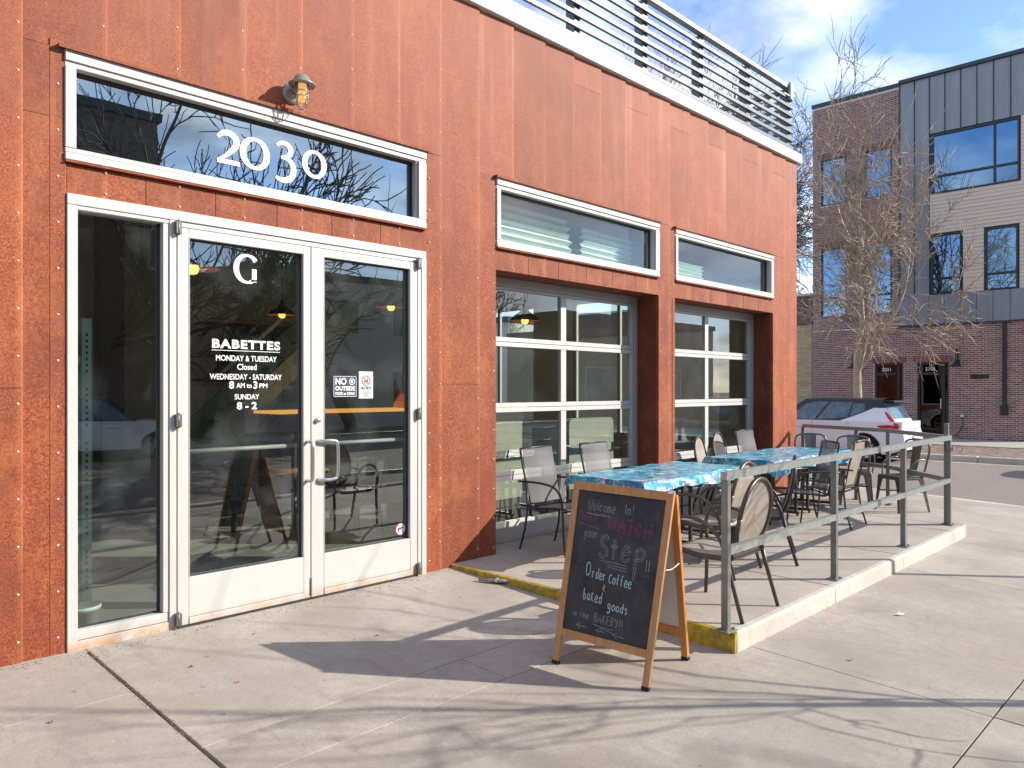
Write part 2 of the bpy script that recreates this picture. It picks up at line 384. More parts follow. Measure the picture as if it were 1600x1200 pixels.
def sling(name, c0, c1, trans=.0):
    m = mat(name, c0, .55, 0, .4); t = NT(m); p = t.obj((230,230,230))
    w = t.n('ShaderNodeTexChecker'); w.inputs['Scale'].default_value = 1.0; t.l(p, w.inputs[0])
    w.inputs[1].default_value = (*c0,1); w.inputs[2].default_value = (*c1,1)
    c = t.mix(t.ramp(t.noise(t.obj(), 6, 4), [(.4, 0.), (.7, .3)]), w.outputs[0], tuple(x*.8 for x in c0)); t.base(c)
    if trans:
        b = t.n('ShaderNodeBsdfTransparent'); mx = t.n('ShaderNodeMixShader'); mx.inputs[0].default_value = trans
        out = [n for n in t.t.nodes if n.type == 'OUTPUT_MATERIAL'][0]
        t.l(t.b.outputs[0], mx.inputs[1]); t.l(b.outputs[0], mx.inputs[2]); t.l(mx.outputs[0], out.inputs[0])
    return m
M['sling_tan'] = sling('tan_mesh_fabric', (.30,.255,.21), (.40,.345,.29), .12)
M['sling_grey'] = sling('grey_mesh_fabric', (.07,.07,.075), (.14,.14,.14), .22)
M['sling_grey'].node_tree.nodes['Principled BSDF'].inputs['Roughness'].default_value = .48
M['sling_grey'].node_tree.nodes['Principled BSDF'].inputs['Metallic'].default_value = .15
M['sling_pale'] = sling('pale_mesh_fabric', (.50,.45,.40), (.62,.57,.52), .1)
M['gunmetal'] = noisy('gunmetal_sheet', (.13,.115,.10), (.22,.20,.18), 7, .34, .75)
def cloth_mat():
    m = mat('floral_vinyl', (.03,.35,.6), .34, 0, .4); t = NT(m); p = t.pos()
    c = t.ramp(t.noise(p, 9, 6, .65), [(.34, (.008,.10,.26)), (.45, (.015,.25,.42)), (.54, (.05,.38,.50)), (.64, (.45,.66,.70))])
    for sc_, rad, cc, dens in ((30, .36, (.05,.20,.04), .50), (30, .34, (.66,.74,.74), .54), (24, .34, (.42,.03,.05), .57), (34, .32, (.66,.36,.32), .56), (40, .26, (.03,.03,.16), .56)):
        mp = t.n('ShaderNodeMapping'); mp.inputs['Location'].default_value = (sc_*1.7, sc_*.3, sc_); t.l(p, mp.inputs[0])
        v = t.n('ShaderNodeTexVoronoi'); v.inputs['Scale'].default_value = sc_
        nn = t.n('ShaderNodeTexNoise'); nn.inputs['Scale'].default_value = 60; t.l(mp.outputs[0], nn.inputs['Vector'])
        t.l(t.mix(.04, mp.outputs[0], nn.outputs[1]), v.inputs['Vector'])
        f = t.ramp(v.outputs['Distance'], [(rad, 1.), (rad+.08, 0.)])
        area = t.ramp(t.noise(mp.outputs[0], 8, 2), [(dens, 0.), (dens+.03, 1.)])
        mu = t.n('ShaderNodeMath', operation='MULTIPLY'); t.l(f, mu.inputs[0]); t.l(area, mu.inputs[1]); c = t.mix(mu.outputs[0], c, cc)
    t.base(c); t.b.inputs['Coat Weight'].default_value = .12; t.b.inputs['Coat Roughness'].default_value = .2
    t.bump(t.noise(t.pos((.6,1.6,1)), 7, 3), .55, .03); return m
M['cloth'] = cloth_mat()
M['table_wood'] = noisy('reddish_table_wood', (.30,.09,.035), (.40,.14,.06), 4, .4, 0, 0, 40, .5, (1,12,12))
M['brick'] = brick_mat('dark_blend_brick', [(.28,.125,.105), (.14,.10,.11), (.38,.165,.12), (.31,.13,.105), (.19,.12,.125), (.46,.22,.15), (.12,.09,.10)])
M['brick_tan'] = brick_mat('tan_brick', [(.52,.40,.26), (.60,.47,.31), (.45,.34,.21)])
M['mortar'] = noisy('mortar', (.58,.53,.50), (.68,.64,.60), 10, .9)
M['mortar_tan'] = noisy('tan_mortar', (.26,.20,.14), (.30,.24,.17), 10, .9)
M['zinc'] = noisy('standing_seam_zinc', (.19,.205,.235), (.24,.255,.285), 1.2, .42, .35, 0, 40, .5, (3,3,.5))
M['zinc_dark'] = mat('dark_coping', (.045,.055,.07), .5, .3)
M['siding'] = noisy('beige_siding', (.60,.50,.42), (.70,.59,.50), 1.2, .7, 0, .05, 30, .4, (.3,.3,8))
M['black'] = mat('black_frame', (.015,.017,.02), .4)
M['door_far'] = glass_mat('street_door_glass', (.10,.14,.12), 1.6, .8)
M['win_far'] = glass_mat('far_window_glass', (.16,.22,.26), 2.2, 2.3, 0, 0, (.42,.68,1))
M['paver'] = brick_mat('paver_brick', [(.22,.15,.12), (.27,.19,.155), (.19,.14,.12), (.31,.23,.19)])
M['plaster'] = mat('interior_plaster', (.46,.49,.42), .9)
M['int_floor'] = noisy('interior_floor_concrete', (.26,.25,.23), (.34,.33,.30), 2, .35)
M['int_dark'] = mat('interior_dark_paint', (.06,.062,.06), .7)
M['mint'] = mat('pale_green_metal', (.36,.50,.42), .5)
M['bench'] = noisy('sage_upholstery', (.36,.37,.29), (.42,.43,.34), 5, .8)
M['bulb'] = emit('lit_bulb', (1, .42, .08), 2.4)
M['shade_in'] = mat('pendant_shade_enamel', (.62,.30,.12), .5)
M['shade_out'] = mat('pendant_shade_bronze', (.05,.04,.035), .4, .4)
M['blind'] = noisy('pleated_blind', (.58,.70,.62), (.66,.77,.69), 3, .7)
M['amber'] = emit('amber_lamp_glass', (1, .50, .14), .55)
M['jar'] = glass_mat('clear_jar_glass', (.92,.90,.86), 1.5, 1.6, .05, .25)
M['bark'] = noisy('pale_bark', (.30,.235,.165), (.46,.38,.27), 9, .9, 0, .6, 25, .3, (3,3,1))
M['twig'] = noisy('golden_twigs', (.25,.185,.135), (.45,.35,.26), 3, .85)
M['twig_dark'] = noisy('dark_twigs', (.085,.065,.05), (.14,.11,.085), 3, .85)
M['car_white'] = mat('white_car_paint', (.84,.85,.87), .25, 0, .5, .6)
M['car_black'] = mat('black_car_paint', (.012,.016,.028), .30, 0, .4, .2)
M['car_glass'] = noisy('car_glass', (.02,.05,.09), (.10,.17,.23), 7, .04, 0, 0, 40, .9)
M['tail_red'] = mat('tail_lamp_red', (.55,.01,.01), .15, 0, .6, .5)
M['tyre'] = mat('tyre_rubber', (.02,.02,.02), .85)
M['rim'] = mat('alloy_rim', (.62,.62,.62), .3, .7)
M['plastic'] = mat('dark_trim_plastic', (.03,.03,.03), .6)
M['copper'] = mat('copper', (.50,.17,.08), .25, .9)
M['black_ink'] = mat('black_ink', (.02,.02,.025), .6)
M['red_ink'] = mat('red_ink', (.55,.015,.03), .5)
M['pink_ink'] = mat('pink_ink', (.60,.05,.16), .5)
M['navy'] = mat('navy_print', (.03,.04,.07), .5)
M['paper'] = mat('printed_white', (.62,.70,.65), .6)
M['litter'] = mat('litter_paper', (.8,.8,.8), .8)
M['leaf'] = mat('dry_leaf', (.30,.16,.07), .9)
M['amber_shelf'] = emit('glowing_counter_top', (1., .45, .10), .7)  # warm light on the counter top, put in as a glow of its own
M['opp_brick'] = noisy('opposite_brick', (.13,.085,.07), (.22,.14,.11), 6, .9)
M['opp_siding'] = noisy('opposite_siding', (.55,.53,.49), (.64,.61,.56), 3, .8)
M['evergreen'] = noisy('evergreen_needles', (.02,.045,.018), (.05,.085,.03), 4, .9)
M['lawn'] = noisy('winter_grass', (.16,.14,.06), (.24,.20,.09), 5, .95)

def text_mesh(txt, size, extrude=0., offset=0., align='CENTER', space=1.0):
    cu = bpy.data.curves.new('t', 'FONT'); cu.body = txt; cu.size = size; cu.extrude = extrude; cu.offset = offset
    cu.align_x = align; cu.space_character = space; cu.resolution_u = 3
    o = bpy.data.objects.new('t', cu); col.objects.link(o)
    dg = bpy.context.evaluated_depsgraph_get(); me = bpy.data.meshes.new_from_object(o.evaluated_get(dg))
    V = [tuple(v.co) for v in me.vertices]; F = [tuple(p.vertices) for p in me.polygons]
    bpy.data.objects.remove(o); bpy.data.curves.remove(cu); bpy.data.meshes.remove(me)
    return V, F
def wall_text(mb, txt, cx, z, y, size, offset=0., sx=1., space=1., width=None):      # text lying on a plane facing -Y
    V, F = text_mesh(txt, size, 0., offset, 'CENTER', space)
    if width:
        w = max(v[0] for v in V)-min(v[0] for v in V); sx = width/w
    mb.add([(cx+v[0]*sx, y, z+v[1]) for v in V], F)
def stroke(mb, pts, widths, y, closed=False, th=.0):                                    # flat stroke with varying width on a plane facing -Y
    m = len(pts); Lf, Rt = [], []
    for i in range(m):
        a = pts[(i-1) % m] if closed else pts[max(i-1, 0)]; b = pts[(i+1) % m] if closed else pts[min(i+1, m-1)]
        t = (Vector(b)-Vector(a)); t.normalize(); nx, nz = -t.y, t.x; w = widths[i]/2
        Lf.append((pts[i][0]+nx*w, y, pts[i][1]+nz*w)); Rt.append((pts[i][0]-nx*w, y, pts[i][1]-nz*w))
    fs = [(i, (i+1) % m, m+(i+1) % m, m+i) for i in range(m if closed else m-1)]
    mb.add(Lf+Rt, fs)

# ------------------------------------------------------------------ ground
def gz(x, y): return .036*min(y, 0) - .03*max(0, min(x, 12.4)-9)
def sheet(name, x0, x1, y0, y1, z, m, parent=None, kind='structure'):
    mb = MB(); mb.add([(x0,y0,z),(x1,y0,z),(x1,y1,z),(x0,y1,z)], [(0,1,2,3)]); o = mb.build(name, m, parent)
    if kind and parent is None: o['kind'] = kind
    return o
sheet('ground', -400, 400, -400, 400, -.42, M['earth'])
sheet('road', -120, 120, -90, 90, -.30, M['asphalt'])

sidewalk = bpy.data.objects.new('sidewalk', None); col.objects.link(sidewalk); sidewalk['kind'] = 'structure'
bed = MB()
for (a, b, c_, d) in ((-14, 9, -6.45, 0), (9, 12.25, -6.45, 0), (9, 12.25, 0, 30), (-14, 9, 0, .3)):
    q = [(a,c_),(b,c_),(b,d),(a,d)]; bed.add([(x,y,gz(x,y)-.035) for x,y in q], [(0,1,2,3)])
bed.build('joint_bed', M['joint'], sidewalk)
def slab(x0, x1, y0, y1, g=.004, m=None, drop=0.):
    mb = MB(); x0 += g; x1 -= g; y0 += g; y1 -= g; c = .0015
    T = [(x0+c,y0+c),(x1-c,y0+c),(x1-c,y1-c),(x0+c,y1-c)]; B = [(x0,y0),(x1,y0),(x1,y1),(x0,y1)]
    vs = [(x,y,gz(x,y)-drop) for x,y in T]+[(x,y,gz(x,y)-.004-drop) for x,y in B]+[(x,y,gz(x,y)-.2) for x,y in B]
    mb.add(vs, [(0,1,2,3)]+[(i,(i+1)%4,4+(i+1)%4,4+i) for i in range(4)]+[(4+i,4+(i+1)%4,8+(i+1)%4,8+i) for i in range(4)])
    return mb.build('concrete_slab', m or M['conc'], sidewalk)
for x0, x1 in ((-6.2,-4.6),(-4.6,-3.1),(-3.1,-1.5),(-1.5,.09)):
    slab(x0, x1, -.85, 0, .003); slab(x0, x1, -2.05, -.85, .003); slab(x0, x1, -4.12, -2.05, .003); slab(x0, x1, -6.4, -4.12)
slab(.105, 3.25, -1.665, 0, .003); slab(.105, 1.7, -2.05, -1.665, .003); slab(1.7, 3.25, -2.05, -1.665, .003)
slab(.105, 3.25, -4.12, -2.05, .003); slab(3.25, 6.3, -4.12, 0, .003); slab(6.3, 8.05, -4.12, 0, .003)
slab(8.05, 9, -4.12, 0, .003)
for x0, x1 in ((.105,3.25),(3.25,4.6),(4.6,6.3),(6.3,9)): slab(x0, x1, -6.4, -4.12, .007)
for y0, y1 in ((-6.4,-4.12),(-4.12,-2.2),(-2.2,0),(0,2),(2,4),(4,6),(6,9),(9,12),(12,16),(16,22)):
    slab(9, 10.6, y0, y1, .005); slab(10.6, 12.1, y0, y1, .005)
kerb = bpy.data.objects.new('kerb', None); col.objects.link(kerb); kerb['kind'] = 'structure'
for i in range(16):
    y0 = -6.4+i*1.8; mb = MB(); y1 = y0+1.79
    P = [(12.1,gz(12.1,y0)),(12.27,gz(12.27,y0)),(12.3,gz(12.3,y0)-.02),(12.32,-.29),(12.1,-.32)]
    P2 = [(12.1,gz(12.1,y1)),(12.27,gz(12.27,y1)),(12.3,gz(12.3,y1)-.02),(12.32,-.29),(12.1,-.32)]
    mb.add([(x,y0,z) for x,z in P]+[(x,y1,z) for x,z in P2], [(0,1,2,3,4),(9,8,7,6,5)]+[(k,(k+1)%5,5+(k+1)%5,5+k) for k in range(5)])
    mb.build('kerb_stone', M['conc_pale'], kerb)
    mb = MB(); mb.cbox(12.325, 12.80, y0, y1, -.4, -.292, .004); mb.build('gutter_slab', M['conc_far'], kerb)
for i in range(14):
    x0 = -14+i*1.85; mb = MB(); mb.cbox(x0, x0+1.84, -6.6, -6.41, -.42, -.19, .02); mb.build('kerb_stone', M['conc_pale'], kerb)

# patio platform with the painted edge
platform = bpy.data.objects.new('patio_platform', None); col.objects.link(platform); platform['kind'] = 'structure'
ZP = .03
plat_cuts = [3.05, 4.655, 6.25, 7.9, 8.35]
def plat_slab(x0, x1, y0=-2.74, y1=0.32, poly=None):
    mb = MB(); g = .004
    P = poly or [(x0+g,y0),(x1-g,y0),(x1-g,y1),(x0+g,y1)]
    n = len(P); cx = sum(p[0] for p in P)/n; cyy = sum(p[1] for p in P)/n; c = .02
    def inn(p):
        v = Vector((cx-p[0], cyy-p[1])); return (p[0]+(c if v.x>0 else -c), p[1]+(c if v.y>0 else -c))
    Tp = [( (p[0]+(.004 if cx>p[0] else -.004)), (p[1]+(c if cyy>p[1] else 0))) for p in P]
    vs = [(x,y,ZP) for x,y in Tp]+[(x,y,ZP-c) for x,y in P]+[(x,y,-.3) for x,y in P]
    mb.add(vs, [tuple(range(n))]+[(i,(i+1)%n,n+(i+1)%n,n+i) for i in range(n)]+[(n+i,n+(i+1)%n,2*n+(i+1)%n,2*n+i) for i in range(n)])
    o = mb.build('platform_slab', M['conc_plat'], platform)
    return o
for a, b in zip(plat_cuts[:-1], plat_cuts[1:]): plat_slab(a+(.006 if a > 3.1 else .03), b)
plat_slab(0, 0, poly=[(8.358,-2.74),(8.5,-2.73),(9.72,-1.72),(10.3,-.1),(10.3,-.004),(8.358,-.004)])
for a, b in zip(plat_cuts[:-1], plat_cuts[1:]):                       # pale cast kerb face, 3 mm proud of the slabs
    mb = MB(); mb.prism([(-2.70,ZP+.002),(-2.735,ZP-.004),(-2.748,ZP-.022),(-2.756,-.3),(-2.70,-.3)], 'x', a+.004, b-.004)
    mb.build('platform_edge', M['conc_pale'], platform)
mb = MB(); mb.prism([(3.08,ZP+.003),(3.052,ZP-.003),(3.044,ZP-.02),(3.036,-.3),(3.08,-.3)], 'y', -2.752, -.02); mb.build('painted_edge', M['yellow'], platform)
mb = MB(); mb.prism([(3.02,-.05),(3.36,-.05),(3.18,.0),(3.06,-.02)], 'z', ZP+.0005, ZP+.0035)

# far side of the cross street
far = bpy.data.objects.new('far_sidewalk', None); col.objects.link(far); far['kind'] = 'structure'
for i in range(20):
    y0 = -20+i*2.5; mb = MB(); mb.cbox(24.6, 27.95, y0, y0+2.49, -.4, -.12, .008); mb.build('concrete_slab', M['conc_far'], far)
    mb = MB(); mb.cbox(20.8, 21.0, y0, y0+2.49, -.4, -.145, .02); mb.build('kerb_stone', M['conc_pale'], far)
    mb = MB(); mb.cbox(20.35, 20.795, y0, y0+2.49, -.4, -.294, .006); mb.build('gutter_slab', M['conc_far'], far)
mb = MB(); mb.box(21.0, 24.6, -20, 30, -.4, -.158); mb.build('paver_bed', M['mortar'], far)
mb = MB()
r_ = random.Random(3)
for j in range(int(10/.115)):
    for i in range(int(3.5/.23)):
        x = 21.03+i*.232+(.115 if j % 2 else 0); y = -3.2+j*.115; z = -.15+r_.uniform(-.004,.003)
        mb.box(x, x+.222, y, y+.106, -.17, z)
o = mb.build('paver_field', M['paver'], far, fix=False); o['kind'] = 'stuff'

# ------------------------------------------------------------------ cafe building
cafe = thing('cafe_building', 'rust coloured steel clad corner building with white framed doors and roll up windows', 'building', (0,0,0))
PITCH = .4525; X00 = .2275
seams = [X00+PITCH*k for k in range(-13, 22)] + [10.115]
open_ = [(0,2.755,-1,2.757),(0,2.755,2.757,2.955),(-.012,2.757,2.955,3.618),(3.605,6.318,-1,2.70),(3.605,6.318,2.70,2.915),(3.603,6.32,2.915,3.566),(6.672,9.312,-1,2.70),(6.672,9.312,2.70,2.915),(6.670,9.315,2.915,3.556)]
TRIM = {}
XW = (-.085, )
hseam = {-1: [3.20], -2: [1.587], 0: [], 6: [1.625], 8: [3.2], 14: [3.14]}
zTop = 5.07
def cell(x0, x1, z0, z1, i):
    mb = MB(); g = .0015; x0 += g; x1 -= g; z0 += g; z1 -= g
    yl, yr = -.001, -.017                                            # lapped: right edge sits over the next sheet
    f = lambda x: yl+(yr-yl)*(x-x0)/(x1-x0)
    c = .003
    vs = [(x0,.03,z0),(x1,.03,z0),(x1,.03,z1),(x0,.03,z1),(x0,yl,z0),(x1,yr+c,z0),(x1,yr+c,z1),(x0,yl,z1),(x1-c*2,yr,z0),(x1-c*2,yr,z1)]
    mb.add(vs, [(4,8,9,7),(8,5,6,9),(5,1,2,6),(0,4,7,3),(7,9,6,2,3),(4,0,1,5,8)])
    mb.build('steel_panel', M['rust'], cafe)
for i in range(len(seams)-1):
    k = i-13; x0, x1 = seams[i], seams[i+1]
    zb = {-1.0, zTop}
    for o in open_:
        if o[1] > x0+.001 and o[0] < x1-.001: zb |= {o[2], o[3]}
    zb = sorted(zb); bands = []
    for z0, z1 in zip(zb[:-1], zb[1:]):
        ivs = [(x0, x1)]
        for o in open_:
            if o[2] < z1-.001 and o[3] > z0+.001:
                new = []
                for a, b in ivs:
                    if o[1] <= a or o[0] >= b: new.append((a, b)); continue
                    if o[0] > a+.02: new.append((a, o[0]))
                    if o[1] < b-.02: new.append((o[1], b))
                ivs = new
        for iv in ivs:
            for bd in bands:
                if abs(bd[0]-iv[0]) < .02 and abs(bd[1]-iv[1]) < .02 and abs(bd[3]-z0) < .001: bd[3] = z1; break
            else: bands.append([iv[0], iv[1], z0, z1])
    for bd in bands:
        cuts = [bd[2]]
        hs = list(hseam.get(k, []))
        if 9 <= k <= 21 and k % 2 == 0: hs.append(4.78)
        if k < -2 and k % 2: hs.append(2.4)
        for h in sorted(hs):
            if bd[2]+.1 < h < bd[3]-.1: cuts.append(h)
        cuts.append(bd[3])
        for z0, z1 in zip(cuts[:-1], cuts[1:]): cell(bd[0], bd[1], max(z0, -.28), z1, k)
# rivets along every seam
rv = MB()
def rivet(x, z, y=-.0185, r=.0075):
    vs = [(x, y-.004, z)]+[(x+r*math.cos(a*math.pi/3), y+.001, z+r*math.sin(a*math.pi/3)) for a in range(6)]
    rv.add(vs, [(0, 1+a, 1+(a+1) % 6) for a in range(6)])
def inside(x, z): return any(o[0]-.02 < x < o[1]+.02 and o[2]-.02 < z < o[3]+.02 for o in open_)
for i, x in enumerate(seams[:-1]):
    z = .12+(.13 if i % 2 else 0)
    while z < zTop-.05:
        if not inside(x-.025, z): rivet(x-.025, z)
        z += .275
for x in (-.045, 2.80, 3.575, 6.355, 6.635, 9.35):
    z = .1
    while z < 3.6: rivet(x, z, -.0165); z += .275
for xa, xb, zz in ((0,2.75,2.79),(0,2.75,2.92),(3.62,6.3,2.735),(3.62,6.3,2.885),(6.69,9.3,2.735),(6.69,9.3,2.885)):
    x = xa+.22
    while x < xb: rivet(x, zz, -.0125); x += PITCH
rivets = rv.build('rivet_heads', M['rivet'], cafe); rivets['kind'] = 'stuff'
# trims round the openings
def part(name, boxes, m, parent=cafe, c=.002):
    mb = MB()
    for b in boxes: mb.cbox(*b, c)
    return mb.build(name, m, parent)
for x0, x1, z0, z1 in ((-.088,-.013,-.25,3.66),(2.758,2.83,-.25,2.757),(3.545,3.604,ZP-.2,2.92),(6.318,6.372,ZP,2.70),(6.617,6.671,ZP,2.70),(9.313,9.372,ZP,2.70)):
    part('corner_trim', [(x0,x1,-.0135,.02,z0,z1)], M['rust'])
for x0, x1, z in ((-.05,2.79,3.622),(3.58,6.345,3.57),(6.645,9.34,3.56)):
    part('drip_flashing', [(x0,x1,-.055,.02,z,z+.012),(x0,x1,-.055,-.050,z-.012,z)], M['rust_red'], c=.001)
for x0, x1, z in ((-.01,2.757,2.936),(3.604,6.318,2.895),(6.671,9.313,2.895)):
    part('sill_flashing', [(x0,x1,-.04,.02,z+.006,z+.016)], M['rust_red'], c=.001)
# lintel panels between transoms and openings
for xa, xb, za, zb_ in ((0,2.755,2.757,2.937),(3.605,6.318,2.70,2.898),(6.672,9.312,2.70,2.898)):
    n = 6 if xa < 1 else 6; w = (xb-xa)/n
    for i in range(n): part('lintel_panel', [(xa+i*w+.001, xa+(i+1)*w-.001, -.006, .05, za+.002, zb_)], M['rust_red'])
# deep reveals of the two roll-up openings
for xa, xb in ((3.605,6.318),(6.672,9.312)):
    part('reveal_panel', [(xb+.001,xb+.05,.021,.42,ZP,2.70)], M['rust_shaded']); part('reveal_panel', [(xa-.05,xa-.001,.021,.42,ZP,2.70)], M['rust_shaded'])
    part('soffit_panel', [(xa,xb,.051,.42,2.70,2.75)], M['rust_shaded'])
# right hand corner, side wall, core
part('side_wall', [(10.09,10.10,.031,1.2,-.3,5.07),(10.09,10.10,4.4,5.4,-.3,5.07),(10.09,10.10,8.6,14,-.3,5.07),(10.09,10.10,1.2,4.4,-.3,.7),(10.09,10.10,1.2,4.4,3.3,5.07),(10.09,10.10,5.4,8.6,-.3,.7),(10.09,10.10,5.4,8.6,3.3,5.07)], M['rust'])
for ya in (1.2,5.4):
    f_ = part('side_window', [(10.04,10.10,ya,ya+3.2,.7,.78),(10.04,10.10,ya,ya+3.2,3.22,3.3)]+[(10.04,10.10,ya+q,ya+q+.07,.78,3.22) for q in (0,1.04,2.09,3.13)], M['alu'])
    mb = MB(); mb.add([(10.07,ya,.7),(10.07,ya+3.2,.7),(10.07,ya+3.2,3.3),(10.07,ya,3.3)], [(0,1,2,3)]); mb.build('glass_pane', M['glass_clear'], f_, fix=False)
part('corner_post', [(10.101,10.125,-.012,.05,-.3,5.07)], M['rust'])
part('roof_cap', [(-6,10.22,-.06,.35,5.075,5.225)], M['white_cap'], c=.006)
part('roof_cap', [(9.9,10.22,.352,14,5.075,5.225)], M['white_cap'], c=.006)
part('roof_deck', [(-6,10.05,.1,14,4.7,4.8)], M['plaster'])
# white standing-seam joints on the cap
part('cap_joint', [(x,x+.03,-.064,.30,5.072,5.229) for x in (-2.1,.9,3.9,6.9)], M['white_cap'])

# ---- aluminium window and door frames
def frame_bars(bs, name, parent=cafe, m='alu', c=.003): return part(name, bs, M[m], parent, c)
def glass_pane(x0, x1, y, z0, z1, m='glass', parent=cafe, name='glass_pane'):
    mb = MB(); mb.add([(x0,y,z0),(x1,y,z0),(x1,y,z1),(x0,y,z1)], [(0,1,2,3)]); return mb.build(name, M[m], parent, fix=False)
def transom(x0, x1, z0, z1, gx0, gx1, gz0, gz1, gm='glass_sky'):
    f = frame_bars([(x0,x1,-.035,.09,gz1+.035,z1),(x0,x1,-.022,.09,gz1,gz1+.033),(x0,x1,-.035,.09,z0,gz0-.03),(x0,x1,-.028,.09,gz0-.028,gz0),(x0,gx0,-.032,.09,gz0,gz1),(gx1,gx1+.018,-.01,.09,gz0,gz1),(gx1+.02,x1,-.032,.09,gz0,gz1)], 'transom_window')
    part('gasket', [(gx0,gx1,.035,.06,gz1-.02,gz1),(gx1-.012,gx1,.035,.06,gz0,gz1-.02)], M['black_seal'], f, .001)
    glass_pane(gx0-.005, gx1+.005, .055, gz0-.005, gz1+.005, gm, f)
    return f
tw = transom(-.01, 2.755, 2.957, 3.615, .05, 2.655, 3.03, 3.515)
transom(3.605, 6.318, 2.917, 3.563, 3.655, 6.215, 2.985, 3.465, 'glass_clear')
transom(6.672, 9.312, 2.917, 3.553, 6.722, 9.21, 2.985, 3.455, 'glass_clear')

# house number 2030 in old style figures, stroke drawn
def ell(cx, cz, a, b, n=28, wthin=.028, wthick=.052, tilt=0.):
    pts, ws = [], []
    for i in range(n):
        t = 2*math.pi*i/n; x, z = a*math.cos(t), b*math.sin(t)
        pts.append((cx+x*math.cos(tilt)-z*math.sin(tilt), cz+x*math.sin(tilt)+z*math.cos(tilt))); ws.append(wthin+(wthick-wthin)*abs(math.cos(t))**1.3)
    return pts, ws
def digit(kind, cx, z, s):
    mb = MB(); Y = .049
    P = lambda q: [(cx+p.x*s, z+p.y*s) for p in cr_spline([(a, b, 0) for a, b in q], 6)]
    if kind == '0':
        p, w = ell(cx, z+.5*s, .39*s, .44*s, 32, .11*s, .21*s); stroke(mb, p, w, Y, True)
    if kind == '2':
        q = P([(-.36,.80),(-.20,.95),(.02,1.0),(.24,.88),(.27,.66),(.12,.44),(-.12,.22),(-.36,.045)])
        m = len(q); stroke(mb, q, [s*(.10+.12*math.sin(math.pi*min(1,i/m*1.15))) for i in range(m)], Y)
        stroke(mb, [(cx-.38*s,z+.05*s),(cx+.40*s,z+.05*s)], [.15*s,.15*s], Y-.001)
    if kind == '3':
        q = P([(-.30,.86),(-.14,.97),(.06,.97),(.22,.84),(.20,.66),(.04,.52),(-.14,.47)]); m = len(q)
        stroke(mb, q, [s*(.09+.10*math.sin(math.pi*i/m)) for i in range(m)], Y)
        q = P([(-.12,.475),(.10,.46),(.28,.32),(.33,.08),(.24,-.16),(.04,-.28),(-.18,-.29),(-.34,-.22)]); m = len(q)
        stroke(mb, q, [s*(.09+.13*math.sin(math.pi*i/m)) for i in range(m)], Y-.001)
    return mb.build('house_digit', M['white_vinyl'], tw, fix=False)
digit('2', 1.035, 3.165, .215); digit('0', 1.235, 3.16, .235); digit('3', 1.47, 3.195, .215); digit('0', 1.72, 3.195, .215)

# door set
dy0, dy1 = -.03, .09
door_frame = frame_bars([(.0,2.755,dy0,dy1,2.692,2.757),(.0,.058,dy0,dy1,-.02,2.69),(.60,.645,dy0,dy1,-.02,2.69),(2.662,2.70,dy0,dy1,-.02,2.69),(2.703,2.755,dy0-.004,dy1,-.02,2.69),
    (.66,2.66,dy0+.012,dy1,2.655,2.69)], 'door_frame')
side = frame_bars([(.058,.60,dy0+.006,dy1,-.01,.055),(.058,.60,dy0+.012,dy1,.058,.118),(.058,.60,dy0+.006,dy1,2.665,2.69),(.562,.60,dy0+.01,dy1,.12,2.665)], 'sidelight')
part('gasket', [(.548,.562,.03,.05,.118,2.665),(.058,.548,.03,.05,.118,.128)], M['black_seal'], side, .001)
glass_pane(.055, .565, .04, .115, 2.67, 'glass', side)
part('threshold', [(-.01,2.76,-.07,.1,-.05,-.004)], M['alu_grey'])
mb = MB(); mb.box(-.02,2.77,-.03,.3,-.25,-.052); mb.build('foundation', M['conc_far'], cafe)
def leaf_door(x0, x1, gx0, gx1, name='door_leaf', label=None):
    f = frame_bars([(x0,gx0,dy0+.002,.06,.012,2.65),(gx1,x1,dy0+.002,.06,.012,2.65),(gx0,gx1,dy0+.002,.06,2.588,2.65),(gx0,gx1,dy0+.002,.06,.06,.325),(gx0,gx1,dy0-.004,.05,.014,.058),
        (gx0+.0005,gx0+.006,dy0-.001,.0,.325,2.588),(gx1-.006,gx1-.0005,dy0-.001,.0,.325,2.588)], name)
    glass_pane(gx0-.004, gx1+.004, .02, .32, 2.592, 'glass', f)
    part('gasket', [(gx0+.006,gx0+.012,-.005,.018,.325,2.588),(gx1-.012,gx1-.006,-.005,.018,.325,2.588),(gx0+.012,gx1-.012,-.005,.018,.325,.331),(gx0+.012,gx1-.012,-.005,.018,2.58,2.588)], M['black_seal'], f, .001)
    mb = MB(); mb.tube([(gx0, .075, 1.155),(gx1, .075, 1.155)], .016, 10); mb.build('push_bar', M['alu'], f)
    part('door_sweep', [(x0,x1,dy0-.008,dy0-.002,.0,.012)], M['black_seal'], f, .001)
    return f
leafL = leaf_door(.652, 1.640, .727, 1.583); leafR = leaf_door(1.646, 2.658, 1.755, 2.584)
